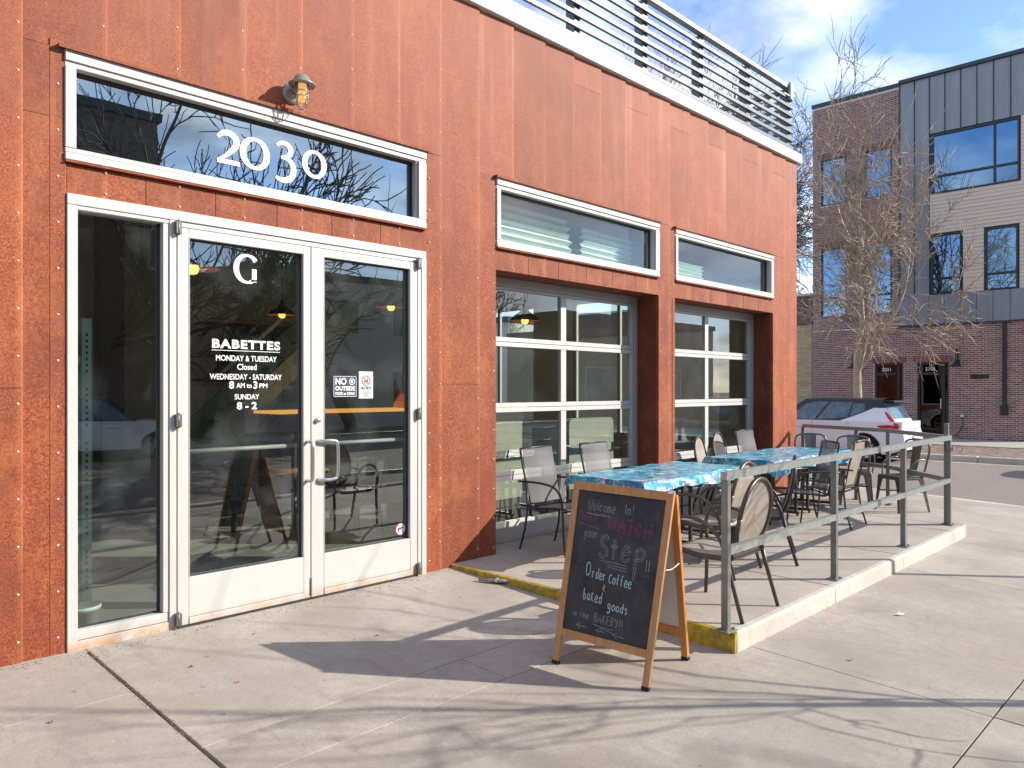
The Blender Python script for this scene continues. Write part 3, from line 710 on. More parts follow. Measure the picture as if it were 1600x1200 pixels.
for dx_, f in ((1.612, leafL), (1.700, leafR)):
    sg = -1 if f is leafL else 1
    xo = dx_+sg*.02
    P = [(dx_,-.028,1.185),(dx_,-.075,1.185),(dx_+sg*.0,-.09,1.175),(dx_,-.09,1.12),(dx_,-.09,.95),(dx_,-.09,.905),(dx_,-.075,.893),(dx_,-.028,.893)]
    P = [(dx_,-.028,1.185),(dx_+sg*.03,-.06,1.188),(dx_+sg*.11,-.075,1.185),(dx_+sg*.145,-.077,1.15),(dx_+sg*.145,-.077,.93),(dx_+sg*.11,-.075,.895),(dx_+sg*.03,-.06,.892),(dx_,-.028,.895)] if f is leafR else \
        [(dx_,-.028,1.185),(dx_,-.085,1.185),(dx_-.0,-.105,1.16),(dx_,-.108,1.10),(dx_,-.108,.98),(dx_,-.105,.92),(dx_,-.085,.895),(dx_,-.028,.895)]
    mb = MB(); mb.tube(cr_spline(P, 5), .0125, 10); mb.build('pull_handle', M['steel'], f)
mb = MB(); mb.lathe([(0,-.052),(.016,-.052),(.019,-.045),(.019,-.026)], (1.697,0,1.345), 14, 'y'); mb.lathe([(0,-.053),(.003,-.0535)], (1.697,0,1.345), 6, 'y'); mb.build('lock_cylinder', M['steel'], leafR)
for x, z, f in ((.648,2.60,leafL),(.648,1.33,leafL),(.648,.02,leafL),(2.661,2.60,leafR),(2.661,1.33,leafR),(2.661,.02,leafR)):
    mb = MB(); mb.cbox(x-.018,x+.022,-.062,-.028,z,z+.085,.004); mb.tube([(x,-.055,z-.008),(x,-.055,z+.093)], .009, 8); mb.build('hinge', M['dark_metal'], f)
part('screw_plate', [(1.636,1.648,-.036,-.03,.03,.16)], M['dark_metal'], leafR, .001)
# lettering on the left leaf
lt = MB(); Yt = .0175
p, w = [], []
for i in range(26):
    t = R(38)+i/25*R(300); p.append((1.16+.082*math.cos(t), 2.435+.096*math.sin(t))); w.append(.017+.024*abs(math.cos(t))**1.2)
p = [q for q in p if not (q[0] > 1.21 and q[1] < 2.43)]; w = w[:len(p)]
stroke(lt, p, w, Yt); lt.add([(1.196,Yt,2.350),(1.231,Yt,2.350),(1.231,Yt,2.438),(1.196,Yt,2.438)], [(0,1,2,3)])
lt.add([(1.19,Yt,2.345),(1.231,Yt,2.345),(1.231,Yt,2.362),(1.19,Yt,2.362)], [(0,1,2,3)])
lt.build('monogram', M['white_vinyl'], leafL, fix=False)
cx = 1.158; lt = MB()
wall_text(lt, 'BABETTES', cx, 1.868, Yt, .082, .0032, width=.51, space=1.15)
lt.add([(.90,Yt,1.848),(1.415,Yt,1.848),(1.415,Yt,1.852),(.90,Yt,1.852)], [(0,1,2,3)])
lt.build('shop_name', M['white_vinyl'], leafL, fix=False); lt = MB()
wall_text(lt, 'MONDAY & TUESDAY', cx, 1.778, Yt, .056, .0008, width=.455)
wall_text(lt, 'Closed', cx, 1.718, Yt, .058, .0008, width=.145)
lt.build('opening_hours', M['white_vinyl'], leafL, fix=False); lt = MB()
wall_text(lt, 'WEDNESDAY - SATURDAY', cx, 1.648, Yt, .055, .0008, width=.54)
wall_text(lt, '8', 1.045, 1.585, Yt, .072, .0022); wall_text(lt, 'AM to', 1.138, 1.589, Yt, .05, .0008, width=.115)
wall_text(lt, '3', 1.222, 1.585, Yt, .072, .0022); wall_text(lt, 'PM', 1.283, 1.589, Yt, .046, .0008, width=.062)
lt.build('opening_hours', M['white_vinyl'], leafL, fix=False); lt = MB()
wall_text(lt, 'SUNDAY', cx, 1.508, Yt, .052, .0008, width=.185)
wall_text(lt, '8 - 2', cx, 1.438, Yt, .07, .0022, width=.15)
lt.build('opening_hours', M['white_vinyl'], leafL, fix=False)
# notices on the right leaf
def flat(name, x0, x1, z0, z1, y, m, parent): 
    mb = MB(); mb.add([(x0,y,z0),(x1,y,z0),(x1,y,z1),(x0,y,z1)], [(0,1,2,3)]); return mb.build(name, m, parent, fix=False)
flat('notice_sticker', 1.866, 2.082, 1.517, 1.685, .0185, M['navy'], leafR)
a = MB()
for q in ((1.870,2.078,1.521,1.524),(1.870,2.078,1.678,1.681),(1.870,1.873,1.521,1.681),(2.075,2.078,1.521,1.681)): a.add([(q[0],.0178,q[2]),(q[1],.0178,q[2]),(q[1],.0178,q[3]),(q[0],.0178,q[3])], [(0,1,2,3)])
wall_text(a, 'NO', 1.935, 1.617, .0178, .072, .0015, width=.10)
wall_text(a, 'OUTSIDE', 1.974, 1.570, .0178, .046, .0014, width=.18); wall_text(a, 'FOOD or DRINK', 1.974, 1.535, .0178, .03, .0009, width=.18)
for k in range(16):                                                   # small struck-out cup in a ring
    t0, t1 = 2*math.pi*k/16, 2*math.pi*(k+1)/16; c0 = (2.037, 1.640)
    a.add([(c0[0]+r*math.cos(t), .0178, c0[1]+r*math.sin(t)) for r, t in ((.022,t0),(.022,t1),(.027,t1),(.027,t0))], [(0,1,2,3)])
a.add([(2.027,.0178,1.628),(2.046,.0178,1.628),(2.050,.0178,1.652),(2.024,.0178,1.652)], [(0,1,2,3)])
a.build('sticker_lettering', M['white_vinyl'], leafR, fix=False)
flat('notice_sticker', 2.102, 2.238, 1.505, 1.722, .0185, M['paper'], leafR)
a = MB(); wall_text(a, 'NO PETS', 2.17, 1.578, .0178, .030, .0012, width=.10)
for i in range(5): wall_text(a, ('SERVICE ANIMALS','ONLY ARE ALLOWED','INSIDE THIS','ESTABLISHMENT','THANK YOU')[i], 2.17, 1.563-.011*i, .0178, .009, .0001)
a.add([(2.150,.0176,1.645),(2.176,.0176,1.648),(2.186,.0176,1.668),(2.192,.0176,1.664),(2.186,.0176,1.640),(2.184,.0176,1.624),(2.178,.0176,1.624),(2.176,.0176,1.638),(2.158,.0176,1.636),(2.156,.0176,1.624),(2.150,.0176,1.624)], [tuple(range(11))])
a.build('sticker_lettering', M['black_ink'], leafR, fix=False)
def noring(cx, cz, r, m, y, w=.006, ang=-45):
    a = MB()
    for k in range(24):
        t0, t1 = 2*math.pi*k/24, 2*math.pi*(k+1)/24
        a.add([(cx+q*math.cos(t), y, cz+q*math.sin(t)) for q, t in ((r-w,t0),(r-w,t1),(r,t1),(r,t0))], [(0,1,2,3)])
    d = R(ang); ux, uz = math.cos(d), math.sin(d); h = w*.4
    a.add([(cx-ux*(r-w)-uz*h, y, cz-uz*(r-w)+ux*h),(cx+ux*(r-w)-uz*h, y, cz+uz*(r-w)+ux*h),(cx+ux*(r-w)+uz*h, y, cz+uz*(r-w)-ux*h),(cx-ux*(r-w)+uz*h, y, cz-uz*(r-w)-ux*h)], [(0,1,2,3)])
    a.build('prohibition_ring', m, leafR, fix=False)
noring(2.17, 1.648, .042, M['red_ink'], .0170, .007)
mb = MB(); mb.add([(2.517+.05*math.cos(k*math.pi/12), .0185, .407+.05*math.sin(k*math.pi/12)) for k in range(24)], [tuple(range(24))]); mb.build('round_sticker', M['white_vinyl'], leafR, fix=False)
noring(2.517, .407, .052, M['pink_ink'], .0170, .006)
a = MB(); a.add([(x+2.517,.0176,z+.407) for x, z in ((-.030,.004),(-.026,-.026),(-.014,-.024),(-.014,-.006),(.0,-.002),(.030,.008),(.030,.018),(-.004,.012),(-.020,.010))], [tuple(range(9))]); a.build('sticker_lettering', M['black_ink'], leafR, fix=False)

# roll-up glazed doors
def roller(x0, x1, label):
    Y0, Y1 = .31, .36; xm = (x0+x1)/2
    f = frame_bars([(x0,x1,.29,.37,2.615,2.70)], 'roll_up_door', m='alu_grey'); f['label'] = label
    frame_bars([(x1-.06,x1-.002,.285,.37,ZP,2.614),(x0+.002,x0+.06,.285,.37,ZP,2.614)], 'door_track', f, 'alu_grey')
    xs0, xs1 = x0+.062, x1-.062
    rows = [(ZP+.002,.24,None),(.655,.75,1),(1.345,1.44,1),(2.01,2.105,1),(2.585,2.613,None)]
    for k, (a, b, two) in enumerate(rows):
        bs = [(xs0,xs1,Y0,Y1,a,(a+b)/2-.002),(xs0,xs1,Y0,Y1,(a+b)/2+.002,b)] if two else [(xs0,xs1,Y0,Y1,a,b)]
        frame_bars(bs, 'cross_rail', f)
    zs = [(.24,.655),(.75,1.345),(1.44,2.01),(2.105,2.585)]
    for a, b in zs:
        for s0, s1 in ((xs0,xs0+.03),(xm-.045,xm+.045),(xs1-.05,xs1)): frame_bars([(s0,s1,Y0+.004,Y1,a,b)], 'stile', f)
        for s0, s1 in ((xs0+.03,xm-.045),(xm+.045,xs1-.05)): glass_pane(s0-.003, s1+.003, .34, a-.003, b+.003, 'glass_garage', f)
roller(3.605, 6.318, 'roll up door nearer the entrance'); roller(6.672, 9.312, 'roll up door beside the street corner')

# ---- rooms behind the glass
inn = thing('cafe_interior', 'dim cafe room with plastered walls seen through the front glass', 'room', (0,0,0))
part('room_floor', [(-4,10,.1,11,-.12,-.06)], M['int_floor'], inn)
part('back_wall', [(-4,10.05,11,11.1,-.06,4.69)], M['plaster'], inn)
part('side_wall', [(-4.1,-4,.1,11,-.06,4.69)], M['plaster'], inn); part('side_wall', [(10.0,10.03,.43,1.2,-.06,4.69),(10.0,10.03,4.4,5.4,-.06,4.69),(10.0,10.03,8.6,11,-.06,4.69),(10.0,10.03,1.2,4.4,-.06,.7),(10.0,10.03,1.2,4.4,3.3,4.69),(10.0,10.03,5.4,8.6,-.06,.7),(10.0,10.03,5.4,8.6,3.3,4.69)], M['plaster'], inn)
part('front_wall_lining', [(-4,0.0,.031,.09,-.06,4.6),(2.76,3.55,.031,.09,-.06,4.6),(6.37,6.62,.43,.46,-.06,4.6),(9.36,10,.031,.09,-.06,4.6),(-4,10,.091,.1,3.63,4.69),(2.76,10,.43,.45,2.78,2.9)], M['int_dark'], inn)
part('partition', [(2.6,6.6,7.4,7.5,-.06,3.2)], M['plaster'], inn)
part('column', [(1.5,1.75,4.2,4.45,-.06,4.69)], M['int_dark'], inn)
part('ceiling_beam', [(-4,10,2.9,3.1,3.9,4.2),(-4,10,5.9,6.1,3.9,4.2)], M['mint'], inn)
part('duct', [(-4,10,1.0,1.4,3.75,4.1)], M['alu_grey'], inn)
st = thing('staircase', 'pale green staircase rising to the right inside the cafe', 'staircase', (3.6,5.2,-.06))
mb = MB(); mb.bar((3.2,5.0,.9),(5.9,5.0,3.3),.06,.30); mb.build('stringer', M['mint'], st)
mb = MB(); mb.bar((3.2,6.0,.9),(5.9,6.0,3.3),.06,.30); mb.build('stringer', M['mint'], st)
mb = MB(); mb.bar((3.2,5.0,1.75),(5.9,5.0,4.15),.05,.05); mb.build('handrail', M['mint'], st)
for i in range(10): part('tread', [(3.25+i*.27,3.54+i*.27,5.04,5.96,.86+i*.24,.90+i*.24)], M['mint'], st)

def pendant(x, y, z, label, r=.19, zc=4.2):
    t = thing('pendant_lamp', label, 'lamp', (x,y,z), 0, 'lit pendant lamps inside the cafe')
    mb = MB(); mb.lathe([(r,0),(r*.92,.035),(r*.45,.10),(.03,.15),(.022,.20),(0,.20)], (x,y,z), 20); mb.build('lamp_shade', M['shade_out'], t)
    mb = MB(); mb.lathe([(r*.98,.002),(r*.9,.03),(r*.42,.09),(.0,.12)], (x,y,z), 20); mb.build('shade_lining', M['shade_in'], t)
    mb = MB(); mb.lathe([(0,-.045),(.035,-.035),(.05,0),(.035,.04),(.0,.05)], (x,y,z), 12); mb.build('bulb', M['bulb'], t)
    mb = MB(); mb.tube([(x,y,z+.19),(x,y,zc)], .005, 5); mb.build('cord', M['black'], t)
    return t
pendant(.95, .45, 2.46, 'lit pendant lamp at the upper left of the lettered door', .2)
pendant(3.99, 4.68, 2.62, 'lit dark pendant lamp above the shop name on the door')
pendant(4.34, 2.61, 2.60, 'lit pendant lamp seen through the right door leaf')
pendant(5.65, 1.55, 2.45, 'lit pendant lamp in the top pane of the nearer roll up door')
pendant(3.49, 9.9, 3.73, 'small distant pendant lamp seen through the sidelight', .2, 4.6)

rk = thing('shelving_rack', 'pale green slotted steel shelving rack behind the sidelight', 'shelving', (.25,.6,-.06))
mb = MB(); mb.box(.215,.275,.44,.445,-.06,2.05); mb.box(.215,.220,.445,.50,-.06,2.05); mb.build('upright', M['mint'], rk)
part('upright', [(.215,.275,1.0,1.05,-.06,2.05)], M['mint'], rk)
sl = MB()
for i in range(50):
    z = 1.95-i*.04
    if i % 9 in (7,8): continue
    sl.add([(.238,.4375,z),(.252,.4375,z),(.252,.4375,z-.012),(.247,.4375,z-.022),(.243,.4375,z-.022),(.238,.4375,z-.012)], [tuple(range(6))])
sl.build('keyhole_slots', M['black_ink'], rk, fix=False)
for z in (.12,.62,1.2,1.75): part('shelf', [(-.7,.213,.445,1.05,z,z+.05)], M['mint'], rk)
bk = thing('bucket', 'pale plastic bucket on the floor behind the sidelight', 'bucket', (.2,.36,-.06))
mb = MB(); mb.lathe([(0,0),(.075,0),(.095,.22),(.102,.22),(.102,.245),(.09,.245),(.07,.02)], (.185,.30,-.06), 20); mb.build('bucket_body', M['blind'], bk)
mb = MB()
for k in range(9):
    y = .46+.05*k; x = -.55+.09*k; mb.cbox(x,x+.07,y,y+.2,.672,.86,.01)
o = mb.build('jars_on_shelf', M['copper'], rk)
# counter, benches, indoor chair and table, blinds
ct = thing('service_counter', 'dark bar counter with a warm lit edge beyond the right door leaf', 'counter', (6,4.3,-.06))
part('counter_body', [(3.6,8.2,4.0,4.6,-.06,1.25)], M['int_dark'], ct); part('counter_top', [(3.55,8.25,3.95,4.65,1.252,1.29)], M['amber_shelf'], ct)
kt = thing('copper_urn', 'large copper urn standing on the lit bar counter', 'urn', (6.1,4.3,1.29))
mb = MB(); mb.lathe([(0,0),(.22,0),(.26,.03),(.26,.40),(.22,.46),(.08,.50),(.0,.51)], (5.95,4.3,1.291), 20); mb.build('urn_body', M['copper'], kt)
def bench(x0, x1, label):
    t = thing('bench_seat', label, 'bench', ((x0+x1)/2,1.3,-.06), 0, 'sage upholstered bench backs behind the glass')
    r = .07; q = [(x0,.3),(x1,.3)]+[(x1-r+r*math.cos(R(a)), 1.20-r+r*math.sin(R(a))) for a in range(0,91,18)]+[(x0+r+r*math.cos(R(a)), 1.20-r+r*math.sin(R(a))) for a in range(90,181,18)]
    mb = MB(); mb.prism(q, 'y', 1.15, 1.29); mb.build('backrest', M['bench'], t)
    part('bench_base', [(x0,x1,1.16,1.9,-.06,.298)], M['int_dark'], t); part('seat_cushion', [(x0,x1,1.295,1.9,.30,.45)], M['bench'], t)
mbd = thing('menu_board', 'dark framed menu board on the inner partition behind the bar', 'board', (4.6,7.35,1.9))
part('board', [(3.6,5.6,7.34,7.37,1.7,2.7)], M['board'], mbd); part('board_frame', [(3.55,5.65,7.33,7.395,2.705,2.76),(3.55,5.65,7.33,7.395,1.64,1.695)], M['wood'], mbd)
bench(3.75, 5.82, 'wide sage bench back in the left half of the nearer roll up door'); bench(6.05, 6.98, 'narrower sage bench back in the right half of the nearer roll up door')
bl = thing('pleated_blind', 'pale green pleated blind with a torn gap behind the nearer transom', 'blind', (5,.5,3))
def pleat(x0, x1, z0, z1, y, taper=0.):
    n = 14; P = []
    for i in range(n+1):
        z = z0+(z1-z0)*i/n; d = .028*(1 if i % 2 else -1); f = 1-i/n
        P.append([(x0+.02*math.sin(i*2.1)+(taper*i/n if taper > 0 else 0), y+d, z), ((x0+x1)/2, y+d*.8, z-.01), (x1+.02*math.sin(i*1.7)-(-taper*i/n if taper < 0 else 0), y+d, z-.02)])
    mb = MB(); mb.grid(P, False); return mb.build('blind_panel', M['blind'], bl)
pleat(3.62, 5.12, 2.9, 3.44, .30, -.12); pleat(5.22, 6.22, 2.9, 3.38, .30, .04)
bl2 = thing('pleated_blind', 'short pale green pleated blind behind the transom by the street corner', 'blind', (7.2,.5,3)); bl_ = bl; bl = bl2
pleat(6.70, 7.85, 2.9, 3.26, .30)

# wall lamp
wl = thing('wall_lamp', 'caged jar lamp with weathered dome shade above the entrance transom', 'lamp', (1.42,0,3.72))
LX, LY, LZ = 1.50, -.145, 3.80
mb = MB(); mb.lathe([(0,-.045),(.055,-.045),(.075,-.03),(.078,-.011)], (LX-.01,0,3.76), 20, 'y'); mb.tube(cr_spline([(LX,-.04,3.77),(LX,-.08,3.80),(LX,-.13,3.83)],4), .026, 10); mb.build('mounting_plate', M['galv'], wl)
mb = MB(); mb.lathe([(0,.075),(.028,.072),(.052,.05),(.064,.022),(.098,.0),(.096,-.008),(.05,-.002)], (LX,LY,LZ), 22); mb.build('shade', M['galv'], wl)
mb = MB(); mb.lathe([(.04,.0),(.042,-.10),(.035,-.145),(.015,-.165),(0,-.168)], (LX,LY,LZ), 18); mb.build('jar', M['jar'], wl)
mb = MB(); mb.lathe([(.034,.0),(.034,-.055),(0,-.06)], (LX,LY,LZ), 14); mb.build('glowing_collar', M['amber'], wl)
mb = MB(); mb.lathe([(.018,-.055),(.028,-.09),(.02,-.125),(0,-.135)], (LX,LY,LZ), 12); mb.build('bulb', M['amber'], wl)
mb = MB()
for k in range(4):
    a = k*math.pi/2+.4
    mb.tube([(LX+r*math.cos(a), LY+r*math.sin(a), LZ+z) for r, z in ((.05,0),(.05,-.11),(.044,-.15),(.026,-.178),(0,-.186))], .0042, 6)
for z, r in ((-.055,.051),(-.095,.051)): mb.tube([(LX+r*math.cos(k*math.pi/10), LY+r*math.sin(k*math.pi/10), LZ+z) for k in range(21)], .004, 6)
mb.build('wire_cage', M['galv'], wl)

# roof railing
rr = thing('roof_railing', 'grey slatted metal railing along the roof edge above the white cap', 'railing', (5,0,5.225))
for k in range(7):
    z = 5.32+k*.125
    mb = MB(); mb.cbox(1.0,10.12,.04,.075,z-.024,z+.024,.003); mb.build('slat', M['slat'], rr)
    mb = MB(); mb.cbox(10.085,10.12,.08,7,z-.024,z+.024,.003); mb.build('slat', M['slat'], rr)
    mb = MB(); mb.cbox(4.4,4.44,.08,7,z-.018,z+.018,.003)
mb = MB(); mb.cbox(1.0,10.135,.02,.11,6.19,6.25,.006); mb.build('top_rail', M['galv'], rr)
mb = MB(); mb.cbox(10.04,10.135,.115,7,6.19,6.25,.006); mb.build('top_rail', M['slat'], rr)
for x in (1.1,2.35,3.6,4.86,6.12,7.40,8.68,9.98):
    mb = MB(); mb.cbox(x,x+.075,.08,.20,5.2,6.188,.004); mb.build('post', M['slat'], rr)
    mb = MB(); mb.cbox(x+.078,x+.10,.078,.20,5.2,6.188,.002); mb.build('post_face', M['galv'], rr)
for y in (1.8,3.6,5.4): mb = MB(); mb.cbox(10.0,10.08,y,y+.1,5.2,6.188,.004); mb.build('post', M['slat'], rr)
mb = MB(); mb.cbox(9.90,9.99,-.02,.019,6.02,6.28,.003); mb.cbox(9.7,9.9,-.01,.0,6.05,6.07,.002); mb.build('bracket', M['galv'], rr)

# ------------------------------------------------------------------ patio railing
pr = thing('patio_railing', 'grey square tube railing with weathered top bars round the patio edge', 'railing', (3.05,-2.70,ZP))
zt, zl = 1.025, .555
A = (3.06,-2.68); B = (8.33,-2.60); C_ = (9.42,-1.58); D = (10.02,-.16)
def rail(p, q, z, w=.045, h=.05, m='galv'):
    mb = MB(); mb.bar((*p,z),(*q,z),w,h); mb.build('rail', M[m], pr)
for a, b in ((A,B),(B,C_),(C_,D)):
    ax = Vector((b[0]-a[0], b[1]-a[1])).normalized()
    a2 = (a[0]-ax.x*(.03 if a is A else 0), a[1]-ax.y*(.03 if a is A else 0))
    rail(a2, b, zt); rail((a[0]+ax.x*.026,a[1]+ax.y*.026), (b[0]-ax.x*.026,b[1]-ax.y*.026), zl-.015)
def post(x, y, z1=1.0, w=.046, z0=ZP):
    t = MB(); t.cbox(x-w/2,x+w/2,y-w/2,y+w/2,z0,z1,.003); t.build('post', M['galv_side'], pr)
    t = MB(); t.cbox(x-.06,x+.06,y-.05,y+.05,z0,z0+.008,.001); t.build('base_plate', M['galv_side'], pr)
    for bx in (-.045,.045): t = MB(); t.lathe([(0,z0+.02),(.008,z0+.02),(.008,z0+.0085)], (x+bx,y-.03,0), 6, 'z', False); t.build('anchor_bolt', M['galv'], pr)
for x in (A[0], 4.88, 6.66): post(x, A[1]+(B[1]-A[1])*(x-A[0])/(B[0]-A[0]))
post(B[0]-.035, B[1]); post(B[0]+.012, B[1]+.035, 1.19); post(*C_); post(9.63,-1.09); post(*D)
mb = MB()
for z in (.90,.885,.915): mb.tube([(8.32+.05*math.cos(a), -2.6+.05*math.sin(a), z+.02*math.sin(a*1.5)) for a in [k*.4 for k in range(17)]], .003, 5)
mb.tube(cr_spline([(8.36,-2.64,.9),(8.42,-2.68,.94),(8.46,-2.70,.90),(8.44,-2.68,.86)],4), .003, 5)
mb.build('wire_tie', M['dark_metal'], pr)

# ------------------------------------------------------------------ chalkboard sign
def aframe():
    gl = lambda x, y: .036*y
    tl, tr = Vector((2.30,-2.055,1.005)), Vector((2.385,-2.725,.985))
    bl_, br = Vector((2.065,-2.075,gl(0,-2.075))), Vector((2.150,-2.705,gl(0,-2.7)))
    kl, kr = Vector((2.60,-1.99,gl(0,-1.99))), Vector((2.72,-2.61,gl(0,-2.61)))
    t = thing('sandwich_board', 'wooden A frame chalkboard sign standing at the corner of the patio step', 'sign', (2.35,-2.4,-.07))
    n = (br-bl_).cross(tl-bl_).normalized()
    if n.x > 0: n = -n
    def P(u, v, d=0): return bl_.lerp(br, u).lerp(tl.lerp(tr, u), v) + n*d     # u across as seen, v up
    def slabq(name, u0, u1, v0, v1, d0, d1, m, parent=t):
        mb = MB(); vs = [P(u,v,d) for d in (d0,d1) for u, v in ((u0,v0),(u1,v0),(u1,v1),(u0,v1))]
        mb.add(vs, [(0,1,2,3),(7,6,5,4),(0,4,5,1),(1,5,6,2),(2,6,7,3),(3,7,4,0)]); return mb.build(name, m, parent)
    fw = .062
    slabq('frame_leg', 0, fw, .018, 1, -.018, .004, M['wood']); slabq('frame_leg', 1-fw, 1, .018, 1, -.018, .004, M['wood'])
    slabq('frame_rail', fw, 1-fw, .955, 1, -.018, .004, M['wood']); slabq('frame_rail', fw, 1-fw, .155, .195, -.018, .003, M['wood'])
    slabq('foot_cap', -.004, fw+.004, 0, .02, -.020, .006, M['rubber']); slabq('foot_cap', 1-fw-.004, 1.004, 0, .02, -.020, .006, M['rubber'])
    brd = slabq('chalk_panel', fw, 1-fw, .195, .955, -.012, -.006, M['board'])
    # rear frame, hinged at the top
    n2 = -n
    tl2, tr2 = tl-n*.03, tr-n*.03
    def Q(u, v, d=0): return kl.lerp(kr, u).lerp(tl2.lerp(tr2, u), v) + Vector((1,0,.2))*d
    def slabr(name, u0, u1, v0, v1, d0, d1, m):
        mb = MB(); vs = [Q(u,v,d) for d in (d0,d1) for u, v in ((u0,v0),(u1,v0),(u1,v1),(u0,v1))]
        mb.add(vs, [(0,1,2,3),(7,6,5,4),(0,4,5,1),(1,5,6,2),(2,6,7,3),(3,7,4,0)]); return mb.build(name, m, t)
    slabr('frame_leg', 0, fw, .018, .985, -.004, .018, M['wood_dark']); slabr('frame_leg', 1-fw, 1, .018, .985, -.004, .018, M['wood_dark'])
    slabr('frame_rail', fw, 1-fw, .155, .20, -.004, .016, M['wood_dark']); slabr('frame_rail', fw, 1-fw, .95, .985, -.004, .016, M['wood_dark'])
    slabr('rear_panel', fw, 1-fw, .20, .95, .002, .008, M['white_panel'])
    slabr('foot_cap', -.004, fw+.004, 0, .02, -.006, .020, M['rubber']); slabr('foot_cap', 1-fw-.004, 1.004, 0, .02, -.006, .020, M['rubber'])
    a, b = P(.985,.60,-.02), Q(.985,.60,-.004); mid = (a+b)/2+Vector((0,0,-.015))
    mb = MB(); mb.tube(cr_spline([a, mid, b], 5), .0035, 6); mb.build('spreader_cord', M['rope'], t)
    mb = MB(); mb.bar(P(.97,1.0,-.03), P(.97,1.0,.01), .03, .02); mb.build('hinge', M['steel'], t)
    # hand lettering: every glyph is a set of pen strokes in a unit box
    G = {
     'W':[[(0,1),(.2,0),(.4,.75),(.6,0),(.8,1)]],'e':[[(.05,.32),(.5,.36),(.42,.58),(.2,.62),(.03,.35),(.12,.05),(.35,0),(.52,.12)]],
     'l':[[(.1,1),(.1,0)]],'c':[[(.45,.5),(.25,.6),(.05,.35),(.15,.05),(.45,.08)]],'o':[[(.28,.6),(.06,.45),(.06,.12),(.28,0),(.5,.15),(.5,.45),(.28,.6)]],
     'm':[[(.05,.6),(.05,0)],[(.05,.4),(.22,.58),(.33,.4),(.33,0)],[(.33,.4),(.5,.58),(.62,.4),(.62,0)]],'I':[[(.1,1),(.1,0)]],
     'n':[[(.05,.6),(.05,0)],[(.05,.4),(.28,.6),(.42,.42),(.42,0)]],'!':[[(.1,1),(.1,.3)],[(.1,.06),(.12,.0)]],
     'P':[[(.1,0),(.1,1),(.45,.95),(.5,.65),(.1,.5)]],'a':[[(.45,.5),(.2,.6),(.05,.3),(.2,0),(.45,.2),(.45,.55),(.47,0)]],
     's':[[(.42,.5),(.2,.6),(.08,.45),(.4,.2),(.3,0),(.05,.05)]],'y':[[(.05,.6),(.22,.12)],[(.45,.6),(.2,-.35),(.0,-.3)]],
     'u':[[(.05,.6),(.06,.12),(.25,0),(.43,.15),(.43,.6),(.45,0)]],'r':[[(.05,.6),(.07,0)],[(.07,.38),(.2,.57),(.38,.55)]],
     'O':[[(.4,1),(.1,.8),(.05,.3),(.3,0),(.6,.2),(.65,.7),(.4,1)]],'d':[[(.45,.5),(.2,.58),(.05,.3),(.2,0),(.44,.12)],[(.46,1),(.46,0)]],
     'C':[[(.5,.75),(.25,.8),(.05,.4),(.2,.02),(.5,.08)]],'f':[[(.4,.95),(.22,.95),(.18,.6),(.18,0)],[(.02,.55),(.38,.57)]],
     'b':[[(.08,1),(.08,0),(.4,.05),(.45,.35),(.1,.5)]],'k':[[(.08,.8),(.08,0)],[(.4,.75),(.1,.38),(.42,0)]],'g':[[(.45,.5),(.2,.6),(.06,.35),(.22,.08),(.44,.25),(.45,.55),(.44,-.2),(.2,-.42),(.0,-.25)]],
     'i':[[(.1,.55),(.1,0)],[(.1,.75),(.11,.78)]],'t':[[(.2,.85),(.2,0)],[(.02,.55),(.4,.57)]],'h':[[(.08,.95),(.08,0)],[(.08,.4),(.28,.55),(.4,.4),(.4,0)]],
     'B':[[(.08,0),(.08,1),(.42,.9),(.42,.6),(.1,.52),(.5,.4),(.45,.05),(.08,0)]],'A':[[(0,0),(.28,1),(.55,0)],[(.1,.35),(.46,.35)]],'K':[[(.08,1),(.08,0)],[(.5,1),(.1,.48),(.52,0)]],
     'E':[[(.5,1),(.08,1),(.08,0),(.5,0)],[(.08,.5),(.42,.5)]],'R':[[(.08,0),(.08,1),(.45,.85),(.4,.55),(.08,.5),(.5,0)]],'Y':[[(0,1),(.25,.5)],[(.5,1),(.2,0)]],
     'T':[[(0,1),(.55,1)],[(.28,1),(.28,0)]],'H':[[(.06,1),(.06,0)],[(.5,1),(.5,0)],[(.06,.5),(.5,.5)]],'S':[[(.5,.85),(.28,1),(.06,.8),(.12,.55),(.45,.4),(.5,.15),(.25,0),(.02,.12)]],
     'p':[[(.1,.7),(.08,-.9)],[(.1,.62),(.4,.75),(.62,.5),(.4,.2),(.12,.2)]],'&':[[(.4,.8),(.1,.75),(.12,.5),(.35,.48),(.08,.4),(.1,.1),(.42,.12)],[(.22,1),(.22,.9)],[(.22,-.02),(.22,-.12)]],
     '<':[[(.35,1),(0,.5),(.35,0)],[(0,.5),(.95,.45)]]}
    rnd = random.Random(5)
    W_, H_ = .67*(1-2*fw), 1.0
    def pu(x, y): return fw+x*(1-2*fw), .195+(1-y)*.76                  # x right, y down in 0..1 of the panel
    def pen(mb, pts, w, d):
        v = [Vector((*pu(*p), 0)) for p in pts]
        m = len(v); Lf, Rt = [], []
        for i in range(m):
            a = v[max(i-1,0)]; b = v[min(i+1,m-1)]; tt = Vector(((b.x-a.x)*.67, (b.y-a.y)*1.07)); 
            if tt.length < 1e-6: tt = Vector((1,0))
            tt.normalize(); ww = w*rnd.uniform(.75,1.2)/2
            Lf.append(P(v[i].x-tt.y*ww/.67, v[i].y+tt.x*ww/1.07, d)); Rt.append(P(v[i].x+tt.y*ww/.67, v[i].y-tt.x*ww/1.07, d))
        mb.add(Lf+Rt, [(i,i+1,m+i+1,m+i) for i in range(m-1)])
